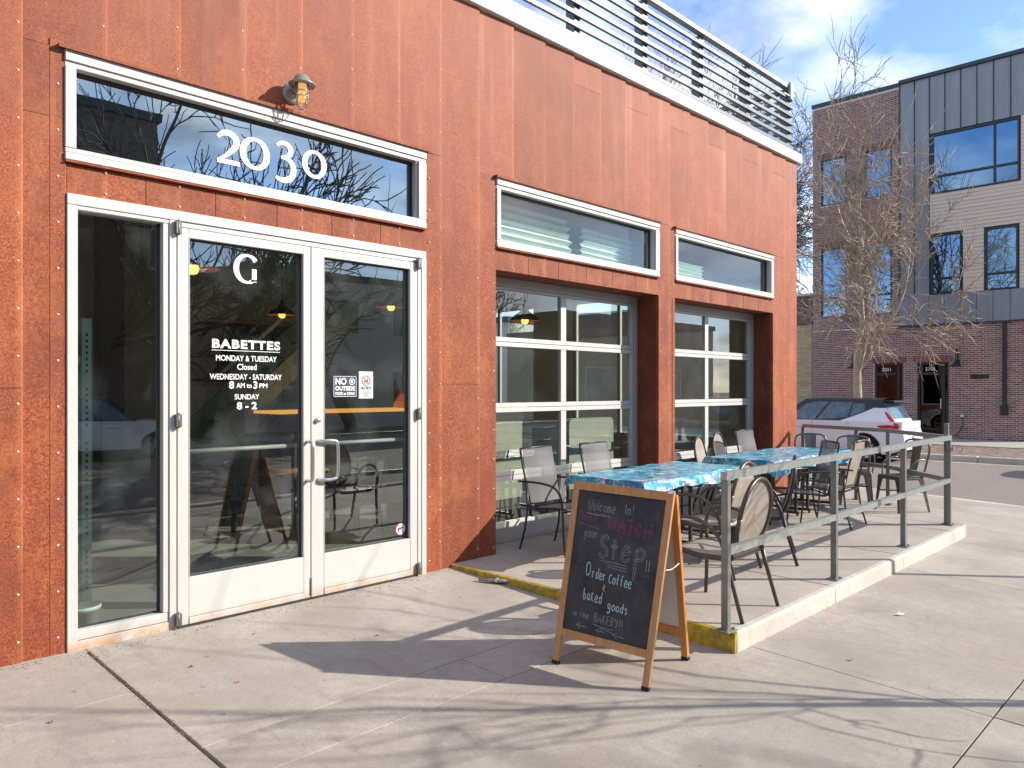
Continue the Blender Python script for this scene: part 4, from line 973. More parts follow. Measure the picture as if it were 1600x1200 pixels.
    def write(mb, s, x, y, h, adv, w=.0042, slope=0., outline=False, jit=.004, d=-.0045):
        cx = x
        for ch in s:
            if ch == ' ': cx += adv*.95; continue
            for st in G[ch]:
                sp = cr_spline([(a, b, 0) for a, b in st], 4) if ch not in 'WAKTHEYIl!<' else [Vector((a,b,0)) for a, b in st]
                pts = [(cx+q.x*adv*1.25+rnd.uniform(-jit,jit)*.4, y+slope*(cx-x)-q.y*h+rnd.uniform(-jit,jit)*.4) for q in sp]
                if outline:
                    o_ = .0085
                    for s_ in (-1, 1):
                        off = []
                        for i in range(len(pts)):
                            a = pts[max(i-1,0)]; b = pts[min(i+1,len(pts)-1)]; tx, ty = b[0]-a[0], b[1]-a[1]; ll = math.hypot(tx,ty) or 1
                            off.append((pts[i][0]-ty/ll*o_*s_*1.3, pts[i][1]+tx/ll*o_*s_))
                        pen(mb, off, w*.8, d)
                    pen(mb, [(pts[0][0]-.012,pts[0][1]),(pts[0][0]+.012,pts[0][1])], w*.8, d); pen(mb, [(pts[-1][0]-.012,pts[-1][1]),(pts[-1][0]+.012,pts[-1][1])], w*.8, d)
                else: pen(mb, pts, w, d)
            cx += adv*(1.25 if ch in 'WmO' else .55 if ch in 'Iil!' else 1.0)*.95
        return cx
    def word(txt, m, *a, **k):
        mb = MB(); x1 = write(mb, txt, *a, **k); mb.build('chalk_word', M[m], brd, fix=False); return x1
    def lines(m, L_, w=.003):
        for l_ in L_:
            mb = MB(); pen(mb, l_, w, -.0045); mb.build('chalk_line', M[m], brd, fix=False)
    word('Welcome', 'chalk_w', .13, .135, .075, .050, .0046, .02); word('In!', 'chalk_w', .56, .135, .075, .058, .0046, .02)
    lines('chalk_w', [[(.12,.155),(.2,.165),(.3,.16),(.42,.172)],[(.12,.162),(.25,.17),(.4,.165)]], .0035)
    word('your', 'chalk_w', .12, .33, .065, .046, .0045)
    word('Ste', 'chalk_w', .33, .455, .155, .135, .0046, .0, True); word('p', 'chalk_w', .735, .455, .13, .135, .0046, 0, True); word('!!', 'chalk_w', .865, .53, .11, .06, .005, 0)
    lines('chalk_w', [[(.35+.04*k,.478+.016*k),(.5,.481+.018*k),(.66,.485+.02*k)] for k in range(3)], .0035)
    word('in the', 'chalk_w', .10, .895, .042, .038, .0042); word('BAKERY!!', 'chalk_w', .36, .905, .062, .052, .0044, .03)
    lines('chalk_w', [[(.36,.922),(.5,.932),(.60,.930)],[(.44,.940),(.55,.947),(.62,.957)]], .0035)
    word('<', 'chalk_w', .16, .975, .045, .10); word('<', 'chalk_w', .40, .975, .035, .08); word('<', 'chalk_w', .60, .985, .045, .11)
    word('O', 'chalk_b', .195, .60, .095, .062, .006); word('rder', 'chalk_b', .275, .608, .072, .046, .0058, .05); word('Coffee', 'chalk_b', .475, .622, .072, .048, .0058, .04)
    word('&', 'chalk_b', .42, .685, .045, .05, .004); word('baked', 'chalk_b', .20, .765, .075, .050, .0058, .05); word('goods', 'chalk_b', .50, .80, .062, .052, .0058, .03)
    word('WATCH', 'chalk_p', .385, .255, .10, .104, .0036, .06, True); word('Please', 'chalk_p', .03, .215, .062, .042, .0032, .05)
    lines('chalk_w', [[(.04,.240),(.15,.245),(.27,.252)],[(.14,.258),(.22,.26),(.29,.266)]], .0025)
    for k in range(5):                                                  # magenta shading inside the letters
        mb = MB(); x = .408+k*.106
        for j in range(4): pen(mb, [(x+.010+.020*j,.185+.007*k),(x+.016+.020*j,.235+.007*k)], .0016, -.0047)
        mb.build('chalk_shading', M['chalk_p'], brd, fix=False)
aframe()

# ------------------------------------------------------------------ patio chairs
def sling_surface(mb, P, th=.004): mb.grid(P, True)
def leg_part(t, pts, m, r=(.0165,.0135), n=8, name='leg'):
    mb = MB(); k = len(pts); mb.tube(pts, [r[0]+(r[1]-r[0])*i/(k-1) for i in range(k)], n); return mb.build(name, m, t, world=False)
# every chair is modelled facing +X with its origin on the floor at the seat centre
def oval_chair(name='oval_back_chair', fr='bronze', fab='sling_tan', back='sling_tan'):
    t = thing(name, 'x', 'chair'); F = M[fr]
    mb = MB(); P = []
    for i in range(9):
        u = -.23+.46*i/8; row = []
        for j in range(9):
            v = -.22+.44*j/8; w = 1-.30*max(0, (u-.0)/.23)**2*.5
            z = .42-.025*math.cos(u*5)*math.cos(v*4)+.03*(u/.23)*(u > 0)-.05*max(0,(u-.15)/.08)*.6
            row.append((u, v*w, z))
        P.append(row)
    mb.grid(P); mb.grid([[(x,y,z-.010) for x,y,z in r] for r in P]); mb.build('seat', M[fab], t, world=False)
    mb = MB(); rim = [P[i][0] for i in range(9)]+[P[8][j] for j in range(1,9)]+[P[i][8] for i in range(7,-1,-1)]+[P[0][j] for j in range(7,0,-1)]+[P[0][0]]
    mb.tube([(x,y,z-.012) for x,y,z in rim], .020, 8); mb.build('seat_frame', F, t, world=False)
    # leaning oval back
    def bk(a, s=1.):
        y = .235*math.cos(a)*s*(1-.10*math.sin(a)*(math.sin(a) < 0)); h = .255*math.sin(a)*s
        return (-.235-(h+.22)*.22+.03*math.cos(y*6)-.03, y, .68+h)
    mb = MB(); mb.tube([bk(2*math.pi*k/28) for k in range(29)], .0165, 8); mb.build('back_frame', F, t, world=False)
    mb = MB(); P2 = [[bk(2*math.pi*k/28, s) for k in range(29)] for s in (.97,.65,.3,.02)]
    P2 = [[(x-.02*(1-s), y, z) for (x,y,z) in row] for row, s in zip(P2, (.97,.65,.3,.02))]
    mb.grid(P2); mb.build('backrest', M[back], t, world=False)
    mb = MB(); mb.bar((-.235,-.19,.415),(-.235,.19,.415),.02,.035); mb.build('seat_rail', M['sling_pale'] if fab == 'sling_tan' else F, t, world=False)
    for s in (-1, 1):
        arm = cr_spline([(.20,s*.275,.42),(.215,s*.285,.55),(.17,s*.292,.635),(.06,s*.295,.665),(-.07,s*.290,.64),(-.17,s*.28,.56),(-.22,s*.272,.46)], 4)
        mb = MB(); mb.tube(arm, .018, 8, flat=.75); mb.build('armrest', F, t, world=False)
        leg_part(t, [(.20,s*.275,.42),(.205,s*.275,.2),(.215,s*.277,0)], F)
        leg_part(t, [(-.22,s*.272,.46),(-.26,s*.275,.30),(-.35,s*.28,0)], F)
        for a_, b_ in (((.19,s*.22,.405),(.20,s*.275,.40)),((-.21,s*.22,.41),(-.22,s*.27,.43)),((-.27,s*.20,.62),(-.12,s*.285,.60))):
            mb = MB(); mb.tube([a_, b_], .009, 6); mb.build('side_bracket', F, t, world=False)
    return t
def square_chair(name='square_back_chair', fr='char', fab='sling_grey'):
    t = thing(name, 'x', 'chair'); F = M[fr]
    prof = [(.24,.40),(.20,.432),(.0,.42),(-.17,.405),(-.215,.43),(-.245,.55),(-.275,.70),(-.315,.86),(-.335,.965)]
    mb = MB(); mb.grid([[(x, y, z+.008*math.cos(y*7)) for y in (-.225,-.12,0,.12,.225)] for x, z in [(p.x,p.y) for p in cr_spline([(a,b,0) for a,b in prof[:4]],3)]]); mb.build('seat', M[fab], t, world=False)
    mb = MB(); mb.grid([[(x-.02*math.cos(y*7)+.02, y, z) for y in (-.225,-.12,0,.12,.225)] for x, z in [(p.x,p.y) for p in cr_spline([(a,b,0) for a,b in prof[4:]],3)]]); mb.build('backrest', M[fab], t, world=False)
    for s in (-1, 1):
        mb = MB(); mb.tube([(p.x, s*.232, p.y) for p in cr_spline([(a,b,0) for a,b in prof],3)], .011, 7); mb.build('side_rail', F, t, world=False)
        mb = MB(); mb.tube(cr_spline([(.215,s*.26,.42),(.20,s*.268,.54),(.13,s*.272,.625),(.0,s*.274,.655),(-.15,s*.272,.66),(-.33,s*.262,.655)],4), .011, 7); mb.build('armrest', F, t, world=False)
        leg_part(t, [(.215,s*.26,.42),(.225,s*.262,.2),(.25,s*.265,0)], F, (.012,.010))
        leg_part(t, [(-.235,s*.245,.60),(-.225,s*.25,.40),(-.25,s*.258,.2),(-.31,s*.265,0)], F, (.012,.010))
    mb = MB(); mb.tube([(.20,-.26,.40),(.20,.26,.40)], .010, 6); mb.build('stretcher', F, t, world=False)
    mb = MB(); mb.tube([(-.22,-.25,.41),(-.22,.25,.41)], .010, 6); mb.build('stretcher', F, t, world=False)
    mb = MB(); mb.tube([(-.335,-.232,.965),(-.338,0,.972),(-.335,.232,.965)], .011, 7); mb.build('top_rail', F, t, world=False)
    return t
def metal_chair(name='metal_cafe_chair'):
    t = thing(name, 'x', 'chair'); F = M['gunmetal']
    mb = MB(); mb.cbox(-.18,.19,-.185,.185,.438,.455,.008); mb.cbox(-.183,.193,-.188,.188,.405,.437,.006); mb.build('seat', F, t, world=False)
    for s in (-1, 1):
        for f in (1, -1):
            x0 = .165*f; y0 = .165*s; x1 = (.205 if f > 0 else .25)*f; y1 = .205*s
            mb = MB(); w0, w1 = .055, .022; vs = []
            for (x,y,z,w) in ((x0,y0,.405,w0),(x0+(x1-x0)*.3,y0+(y1-y0)*.3,.30,.036),(x1,y1,0,w1)):
                vs += [(x+f*w*.4,y+s*w*.4,z),(x-f*w,y+s*w*.4,z),(x-f*w,y+s*w*.25,z),(x+f*w*.1,y+s*w*.1,z),(x+f*w*.1,y-s*w,z),(x+f*w*.4,y-s*w,z)]
            fs = [(i*6+k,i*6+(k+1)%6,(i+1)*6+(k+1)%6,(i+1)*6+k) for i in range(2) for k in range(6)]+[(0,1,2,3,4,5),(17,16,15,14,13,12)]
            mb.add(vs, fs); mb.build('leg', F, t, world=False)
        mb = MB(); mb.tube(cr_spline([(.10,s*.20,.43),(.06,s*.235,.58),(-.03,s*.24,.655),(-.16,s*.225,.665)],4), .010, 7); mb.build('armrest', F, t, world=False)
    hoop = cr_spline([(-.17,-.185,.44),(-.21,-.205,.62),(-.245,-.212,.78),(-.262,-.17,.88),(-.272,0,.905),(-.262,.17,.88),(-.245,.212,.78),(-.21,.205,.62),(-.17,.185,.44)],4)
    mb = MB(); mb.tube(hoop, .0125, 8); mb.build('back_frame', F, t, world=False)
    mb = MB(); mb.grid([[(x+.006*math.cos(y*40), y*wd, z) for y in (-.07,-.045,-.02,.02,.045,.07)] for x, z, wd in ((-.175,.455,.8),(-.205,.58,.95),(-.235,.72,1.05),(-.262,.87,1.15),(-.270,.90,1.15))]); mb.build('back_splat', F, t, world=False)
    mb = MB(); mb.bar((-.17,-.17,.25),(.17,.17,.25),.004,.02); mb.bar((-.17,.17,.252),(.17,-.17,.252),.004,.02); mb.build('cross_brace', F, t, world=False)
    return t
proto = {'oval': oval_chair(), 'square': square_chair(), 'metal': metal_chair(), 'dark': oval_chair('oval_back_chair', 'char', 'sling_grey', 'sling_tan'), 'tan': square_chair('square_back_chair', 'bronze', 'sling_tan')}
used = set()
def put(kind, x, y, deg, label, group, z=ZP):
    o = proto[kind] if kind not in used else copy_tree(proto[kind]); used.add(kind)
    o.location = (x, y, z); o.rotation_euler = (0, 0, R(deg)); o['label'] = label; o['group'] = group
    return o
g1, g2, g3 = 'oval backed patio chairs', 'square backed patio chairs', 'metal cafe chairs'
put('oval', 3.53, -2.33, 92, 'tan oval back armchair nearest the camera, behind the end railing post', g1)
put('oval', 4.52, -1.72, 95, 'oval back armchair tucked under the cloth just behind the nearest chair', g1)
put('dark', 5.22, -1.80, 116, 'dark framed oval back armchair turned sideways, third along the railing', g1)
put('square', 6.86, -1.50, 133, 'square back chair seen edge on at the front of the far table', g2)
put('tan', 7.45, -1.60, 93, 'tan square back chair beside the middle railing post', g2)
put('metal', 9.02, -1.86, 150, 'brown metal chair with its seat turned to the railing corner', g3)
put('metal', 9.30, -.62, 212, 'metal chair with splat back at the wall end of the far railing', g3)
put('metal', 9.22, -1.22, 205, 'metal chair with splat back in front of the car wheel', g3)
put('square', 4.22, -.30, -88, 'grey square back chair nearest the rust wall corner', g2)
put('square', 5.13, -.30, -90, 'grey square back chair second along the windows', g2)
put('oval', 7.42, -.28, -75, 'pale oval back chair between the two window bays', g1)
put('square', 8.55, -.27, -92, 'pale grey square back chair by the second window bay', g2)
put('oval', 8.35, -.02, -80, 'oval hoop armchair squeezed behind the far square back chair', g1)

for i, (x, y, a) in enumerate(((7.6,1.5,80),(8.5,1.6,100),(2.6,3.2,20),(3.4,2.0,190))):
    put('metal', x, y, a, ('metal chair inside behind the left half of the farther roll up door','metal chair inside behind the right half of the farther roll up door','metal chair inside beyond the lettered door leaf','metal chair inside near the right door leaf')[i], 'metal chairs inside the cafe', -.06)
# ------------------------------------------------------------------ tables and cloths
def table(x0, x1, y0, y1, label, h=.735):
    t = thing('patio_table', label, 'table', ((x0+x1)/2,(y0+y1)/2,ZP), 0, 'patio tables under floral cloths')
    part('tabletop', [(x0,x1,y0,y1,ZP+h-.03,ZP+h)], M['table_wood'], t, .005)
    mb = MB()
    for s in (-1,1):
        cxx = (x0+x1)/2+s*(x1-x0)*.36; cyy = (y0+y1)/2
        mb = MB(); mb.bar((cxx,y0+.1,ZP+.04),(cxx,y1-.1,ZP+.04),.03,.03); mb.bar((cxx,y0+.14,ZP+.05),(cxx,y0+.14,ZP+h-.06),.03,.03); mb.bar((cxx,y1-.14,ZP+.05),(cxx,y1-.14,ZP+h-.06),.03,.03)
        mb.bar((cxx,y0+.1,ZP+h-.045),(cxx,y1-.1,ZP+h-.045),.03,.03); mb.build('leg_frame', M['char'], t)
        for yy in (y0+.12, y1-.12): mb = MB(); mb.lathe([(0,ZP),(.014,ZP),(.014,ZP+.024)], (cxx,yy,0), 8); mb.build('foot', M['rubber'], t)
    mb = MB(); mb.tube([(x0+.2,(y0+y1)/2,ZP+.35),(x1-.2,(y0+y1)/2,ZP+.35)], .009, 6); mb.build('stretcher', M['char'], t)
def cloth(x0, x1, y0, y1, label, drop=.15, seed=0, h=.735, rz=0., lift=None):
    rnd = random.Random(seed); z0 = ZP+h+.004; mb = MB()
    nx = int((x1-x0)/.05); ny = int((y1-y0)/.05); ph = rnd.uniform(0,6)
    P = []
    for i in range(nx+1):
        row = []
        for j in range(ny+1):
            x = x0+(x1-x0)*i/nx; y = y0+(y1-y0)*j/ny
            z = z0+.006*(1+math.sin(x*7+y*3+ph))*abs(math.sin(y*9+x*2+ph))+.010*max(0,math.sin(x*5+ph))**6
            row.append((x,y,z))
        P.append(row)
    mb.grid(P)
    # skirt: perimeter loop falling with folds that open out towards the hem
    per = [P[i][0] for i in range(nx+1)]+[P[nx][j] for j in range(1,ny+1)]+[P[i][ny] for i in range(nx-1,-1,-1)]+[P[0][j] for j in range(ny-1,-1,-1)]
    cx, cyy = (x0+x1)/2, (y0+y1)/2; rows = [per]; m = len(per); s = 0.; acc = [0.]
    for a, b in zip(per[:-1], per[1:]): s += math.dist(a,b); acc.append(s)
    for k in range(1, 5):
        row = []
        for q, (x,y,z) in enumerate(per):
            ox = (1 if x > x1-.03 else -1 if x < x0+.03 else 0); oy = (1 if y > y1-.03 else -1 if y < y0+.03 else 0)
            u = acc[q]; t = k/4; corner = ox and oy
            wv = .5+.5*math.sin(u*13+ph)*math.sin(u*4.1+1+ph)
            out = .012+.05*t*wv*(1.5 if corner else 1); d = drop*(1+.18*math.sin(u*3.3+ph)+.35*bool(corner)+.10*math.sin(u*9))
            row.append((x+ox*out, y+oy*out, z0-d*t*t**.1-.002))
        rows.append(row)
    mb.grid(rows); return tag(mb.build('tablecloth', M['cloth'], fix=False), label, 'tablecloth', 'blue floral tablecloths')
table(4.12, 5.0, -1.30, -.55, 'small patio table nearest the rust wall corner')
table(5.05, 5.93, -1.28, -.52, 'small patio table in the middle of the row')
table(6.72, 7.85, -1.22, -.45, 'left patio table of the far pair'); table(7.88, 8.95, -1.22, -.45, 'right patio table of the far pair')
for i, (x, y) in enumerate(((8.0,2.2),(3.0,2.6))):
    t = thing('cafe_table', ('round cafe table inside the farther roll up door','round cafe table inside beyond the entrance doors')[i], 'table', (x,y,-.06), 0, 'round tables inside the cafe')
    mb = MB(); mb.lathe([(0,.73),(.38,.73),(.38,.70),(0,.70)], (x,y,-.06), 24); mb.build('tabletop', M['wood_dark'], t)
    mb = MB(); mb.lathe([(.03,.70),(.03,.02),(.25,.015),(.25,0),(0,0)], (x,y,-.06), 16); mb.build('pedestal', M['char'], t)
cloth(4.08, 5.03, -1.34, -.50, 'blue floral vinyl cloth on the table nearest the chalkboard', .075, 1)
cloth(5.04, 5.98, -1.33, -.47, 'blue floral vinyl cloth on the middle table', .09, 2)
cloth(6.70, 8.99, -1.27, -.41, 'long blue floral vinyl cloth over the far pair of tables', .13, 4)

# small things lying about
ds = thing('door_stop', 'grey metal door stop lying by the yellow step edge', 'door stop', (2.99,-.62,gz(0,-.62)))
mb = MB(); mb.tube([(2.93,-.5,.0),(2.985,-.60,.002),(3.02,-.665,.002),(3.06,-.74,-.0)], [.016,.022,.024,.019], 8, flat=.8); mb.build('stop_body', M['galv'], ds)
mb = MB(); mb.tube([(3.0,-.625,.003),(3.012,-.65,.003)], .027, 10); mb.build('collar', M['steel'], ds)
mb = MB(); x, y = 4.72, -3.2; z = gz(x,y)
mb.add([(x-.045,y+.03,z+.004),(x+.0,y+.01,z+.02),(x+.05,y-.02,z+.006),(x+.03,y-.035,z+.015),(x-.01,y-.01,z+.006),(x-.03,y+.0,z+.012)], [(0,1,5),(1,4,5),(1,2,4),(2,3,4)])
tag(mb.build('paper_scrap', M['litter']), 'small white scrap of paper on the pavement beside the patio step', 'litter')
for i, (x, y, lb) in enumerate(((.55,-1.10,'tiny dry leaf on the slab in front of the left door leaf'),(-.32,-.95,'tiny dry leaf near the wide slab joint'),(1.55,-1.0,'tiny dry leaf on the slab before the right door leaf'),(.98,-.45,'tiny dry leaf close to the door threshold'),(.45,-.72,'dry leaf curled beside the dark sidewalk joint by the doors'),(3.5,-3.3,'tiny dry leaf on the broad slab right of the chalkboard'))):
    z = gz(x,y); a = i*1.3; mb = MB(); c, s = math.cos(a)*.018, math.sin(a)*.018
    mb.add([(x-c,y-s,z+.003),(x+s*.4,y-c*.4,z+.008),(x+c,y+s,z+.004),(x-s*.4,y+c*.4,z+.012)], [(0,1,2),(0,2,3)]); tag(mb.build('dry_leaf', M['leaf']), lb, 'leaf', 'fallen leaves')

# ------------------------------------------------------------------ brick apartment building across the side street
apt = thing('apartment_building', 'three storey brick building with zinc panels and beige siding across the side street', 'building', (28,3.5,-.12))
FX = 27.9; YE = -.12; YW = 7.23; ZB = -.12
def bricks(y0, y1, z0, z1, holes, fx=FX, soldier=None, bl=.197, bh=.050, pl=.213, ph_=.0677, seed=1):
    mb = MB(); rnd = random.Random(seed); r = 0; z = z0
    while z+bh < z1:
        off = (r % 2)*pl/2; y = y0-off
        while y < y1:
            a, b = max(y, y0), min(y+bl, y1)
            if b-a > .03:
                for h in holes:
                    if z+bh > h[2] and z < h[3]:
                        if a >= h[0]-.01 and b <= h[1]+.01: a = b; break
                        if a < h[0] < b: b = h[0]
                        elif a < h[1] < b: a = h[1]
                if b-a > .03:
                    d = rnd.uniform(0,.004); x = fx-d
                    mb.add([(x,a,z),(x,b,z),(x,b,z+bh),(x,a,z+bh),(fx+.02,a,z),(fx+.02,b,z),(fx+.02,b,z+bh),(fx+.02,a,z+bh)], [(3,2,1,0),(0,1,5,4),(2,3,7,6),(1,2,6,5),(3,0,4,7)])
            y += pl
        z += ph_; r += 1
    for h in holes:                                                     # soldier course above each opening
        if len(h) > 4:
            y = h[0]-.1
            while y < h[1]+.05:
                mb.add([(fx-.012,y,h[3]+.01),(fx-.012,y+.058,h[3]+.01),(fx-.012,y+.058,h[3]+.21),(fx-.012,y,h[3]+.21),(fx+.01,y,h[3]+.01),(fx+.01,y+.058,h[3]+.01),(fx+.01,y+.058,h[3]+.21),(fx+.01,y,h[3]+.21)], [(3,2,1,0),(0,1,5,4),(2,3,7,6),(1,2,6,5),(3,0,4,7)]); y += .068
    return mb
gh = [(2.5,3.52,-.2,2.52,1),(3.97,4.95,-.2,2.52,1)]
o = bricks(YE, YW, ZB, 3.82, gh).build('brick_courses', M['brick'], apt, fix=False); o['kind'] = 'stuff'
uh = [(5.95,6.93,8.6,10.4,1),(4.35,5.3,8.6,10.4,1),(5.95,6.93,4.3,6.95,1),(4.35,5.3,4.3,6.95,1)]
o = bricks(4.09, YW, 3.84, 12.40, uh, seed=2).build('brick_courses', M['brick'], apt, fix=False); o['kind'] = 'stuff'
def wall_holes(name, y0, y1, z0, z1, holes, x, m, th=.3):
    ys = sorted({y0,y1}|{h[0] for h in holes}|{h[1] for h in holes}); mb = MB()
    for a, b in zip(ys[:-1], ys[1:]):
        zs = [(z0, z1)]
        for h in holes:
            if h[0] <= a+.001 and h[1] >= b-.001:
                new = []
                for p, q in zs:
                    if h[2] > p: new.append((p, min(q, h[2])))
                    if h[3] < q: new.append((max(p, h[3]), q))
                zs = [t_ for t_ in new if t_[1]-t_[0] > .01]
        for p, q in zs: mb.box(x, x+th, a, b, p, q)
    return mb.build(name, m, apt)
wall_holes('mortar_wall', YE, YW, ZB, 3.84, gh, FX+.006, M['mortar'])
wall_holes('mortar_wall', 4.09, YW, 3.84, 12.45, uh, FX+.006, M['mortar'])
zh = [(.43,3.03,8.38,10.45),(2.1,3.05,4.88,6.95),(.47,1.40,4.88,6.95)]
wall_holes('siding_backing', YE, 4.09, 3.84, 12.5, zh, FX+.02, M['zinc_dark'])
for b in ((28.2,40,YE,YE+.2,ZB,12.3),(28.2,40,YW-.2,YW,ZB,12.3),(40,40.2,YE,YW,ZB,12.3),(28.2,40,YE,YW,12.3,12.4)): part('building_core', [b], M['mortar'], apt)
# standing seam panels: top field, vertical strip and lower band
def zpanel(y0, y1, z0, z1):
    part('zinc_panel', [(FX-.03,FX+.018,y0+.012,y1-.012,z0,z1)], M['zinc'], apt, .004)
    part('seam', [(FX-.065,FX-.0,y1-.011,y1+.011,z0,z1)], M['zinc_dark'], apt, .002)
w = .485; y = 4.07; first = True
for k in range(9):
    y1_, y0_ = 4.07-k*w, 4.07-(k+1)*w
    if y1_ < YE+.05: break
    y0_ = max(y0_, YE)
    zpanel(y0_, y1_, 4.87 if k < 2 else 10.50, 12.5)
for k in range(9):
    y1_ = 4.07-k*w; y0_ = max(y1_-w, YE)
    if y1_ > YE+.05: part('zinc_panel', [(FX-.10,FX+.018,y0_+.006,y1_-.006,3.845,4.86)], M['zinc'], apt, .004)
part('coping', [(FX-.12,FX+.4,YE-.02,4.09,12.505,12.63)], M['zinc_dark'], apt); part('coping', [(FX-.06,FX+.4,4.092,YW+.03,12.455,12.58)], M['zinc_dark'], apt)
part('soffit_strip', [(FX-.11,FX+.01,YE,4.09,3.80,3.842)], M['zinc_dark'], apt)
# lapped siding boards
z = 4.875
while z < 10.45:
    z1_ = z+.125; ys = [(YE, 3.09)]
    for h in zh:
        if h[2]-.03 < z+.06 < h[3]+.03:
            ys = [s_ for a, b in ys for s_ in ((a, min(b, h[0]-.04)), (max(a, h[1]+.04), b)) if s_[1]-s_[0] > .05]
    for a, b in ys:
        mb = MB(); mb.add([(FX-.030,a,z),(FX-.030,b,z),(FX-.008,b,z1_),(FX-.008,a,z1_),(FX+.015,a,z),(FX+.015,b,z)], [(3,2,1,0),(0,1,5,4)]); mb.build('siding_board', M['siding'], apt)
    z = z1_
# windows
def far_window(y0, y1, z0, z1, mull=(), trans=(), prnt=apt, x=FX, name='window', f=.055, fm='black', gm='win_far'):
    bs = [(x-.04,x+.06,y0,y1,z1-f,z1),(x-.04,x+.06,y0,y1,z0,z0+f),(x-.04,x+.06,y0,y0+f,z0+f,z1-f),(x-.04,x+.06,y1-f,y1,z0+f,z1-f)]
    for m_ in mull: bs.append((x-.035,x+.06,m_-f*.6,m_+f*.6,z0+f,z1-f))
    fr = part(name, bs, M[fm], prnt)
    ys = [y0]+list(mull)+[y1]
    if trans: part('transom_bar', [(x-.03,x+.055,a+f,b-f,t_-f*.7,t_+f*.7) for t_ in trans for a, b in zip(ys[:-1], ys[1:])], M[fm], fr)
    for a, b in zip(ys[:-1], ys[1:]):
        mb = MB(); mb.add([(x+.02,a,z0),(x+.02,b,z0),(x+.02,b,z1),(x+.02,a,z1)], [(0,1,2,3)]); mb.build('glass_pane', M[gm], fr, fix=False)
    mb = MB(); mb.box(x+.25,x+.255,y0,y1,z0,z1); mb.build('room_shade', M['int_dark'], fr)
    return fr
far_window(.43,3.03,8.38,10.45,(1.13,),(8.98,)); far_window(2.1,3.05,4.88,6.95,(),(5.42,)); far_window(.47,1.40,4.88,6.95,(),(5.42,))
for h in uh: far_window(h[0],h[1],h[2],h[3],(),((h[2]+.75,) if h[3]-h[2] > 2 else ()), x=FX+.06)
def street_door(y0, y1, num):
    f = far_window(y0,y1,-.10,2.52,(y0+.18,),(2.13,),x=FX+.12,name='street_door',f=.075,gm='door_far')
    mb = MB(); V, F = text_mesh(num, .17, 0, .002)
    mb.add([(FX+.118, (y0+.2+y1)/2-v[0], 2.235+v[1]) for v in V], F); mb.build('house_number', M['white_vinyl'], f, fix=False)
    part('door_handle', [(FX+.02,FX+.04,y0+.24,y0+.27,.9,1.25)], M['steel'], f)
street_door(2.5,3.52,'2101'); street_door(3.97,4.95,'2021')
def barn_light(y, label):
    t = thing('barn_light', label, 'lamp', (FX-.3,y,2.4))
    mb = MB(); mb.lathe([(.0,.18),(.04,.17),(.06,.10),(.17,.03),(.18,0),(.17,.0)], (FX-.28,y,2.36), 16); mb.build('lamp_shade', M['black'], t)
    mb = MB(); mb.tube(cr_spline([(FX-.02,y,2.5),(FX-.02,y,2.8),(FX-.12,y,2.92),(FX-.25,y,2.85),(FX-.28,y,2.52)],4), .018, 8); mb.build('gooseneck', M['black'], t)
    mb = MB(); mb.lathe([(.05,-.03),(.05,-.001)], (FX,y,0), 10); mb.cbox(FX-.04,FX-.006,y-.07,y+.07,2.42,2.58,.01); mb.build('wall_plate', M['black'], t)
barn_light(2.22, 'black barn light right of the dark street door'); barn_light(5.62, 'black barn light beside the trunk of the street tree')
dp = thing('downspout', 'black downspout ending in a square box on the brick wall', 'downspout', (FX,.84,.9))
part('pipe', [(FX-.11,FX-.015,.79,.90,1.05,3.79)], M['black'], dp); part('outlet_box', [(FX-.13,FX-.014,.74,.95,.72,1.045)], M['black'], dp)
mr_ = thing('wall_grille', 'dark rectangular grille set in the brick wall', 'vent', (FX,1.6,2.0))
part('grille_frame', [(FX-.03,FX-.006,1.30,1.84,1.93,2.07)], M['black'], mr_); part('louvre', [(FX-.036,FX-.031,1.32,1.82,1.945+.03*k,1.958+.03*k) for k in range(4)], M['plastic'], mr_)
ks = thing('intercom_box', 'small pale intercom box on the brick beside the street door', 'intercom', (FX,2.33,1.1)); part('box', [(FX-.03,FX-.006,2.29,2.36,1.0,1.12)], M['galv'], ks)
fs = thing('hose_bib', 'wall tap with a dark hanging hose on the brick wall', 'tap', (FX,2.1,.5))
mb = MB(); mb.cbox(FX-.06,FX-.006,2.03,2.14,.62,.72,.01); mb.build('tap_plate', M['steel'], fs)
mb = MB(); mb.tube(cr_spline([(FX-.05,2.08,.64),(FX-.12,2.05,.35),(FX-.2,2.2,.05),(FX-.25,2.5,-.09)],5), .015, 6); mb.build('hose', M['black'], fs)

tanb = thing('tan_brick_building', 'low tan brick building left of the apartment block behind the car', 'building', (28.5,10,-.12))
o = bricks(7.30, 11.0, ZB, 4.1, [], fx=27.95, bl=.29, bh=.085, pl=.30, ph_=.0955, seed=5).build('brick_courses', M['brick_tan'], tanb, fix=False); o['kind'] = 'stuff'
part('mortar_wall', [(27.956,28.3,7.26,24,ZB,4.12)], M['mortar_tan'], tanb); part('brick_band', [(27.9,28.3,7.27,24,4.125,4.60)], M['opp_brick'], tanb)
part('roof', [(28.3,40,7.27,24,4.2,4.55)], M['zinc_dark'], tanb); part('parapet', [(31,31.3,7.3,24,4.56,5.6)], M['opp_brick'], tanb)
part('coping', [(30.95,31.35,7.3,24,5.605,5.7)], M['white_cap'], tanb)

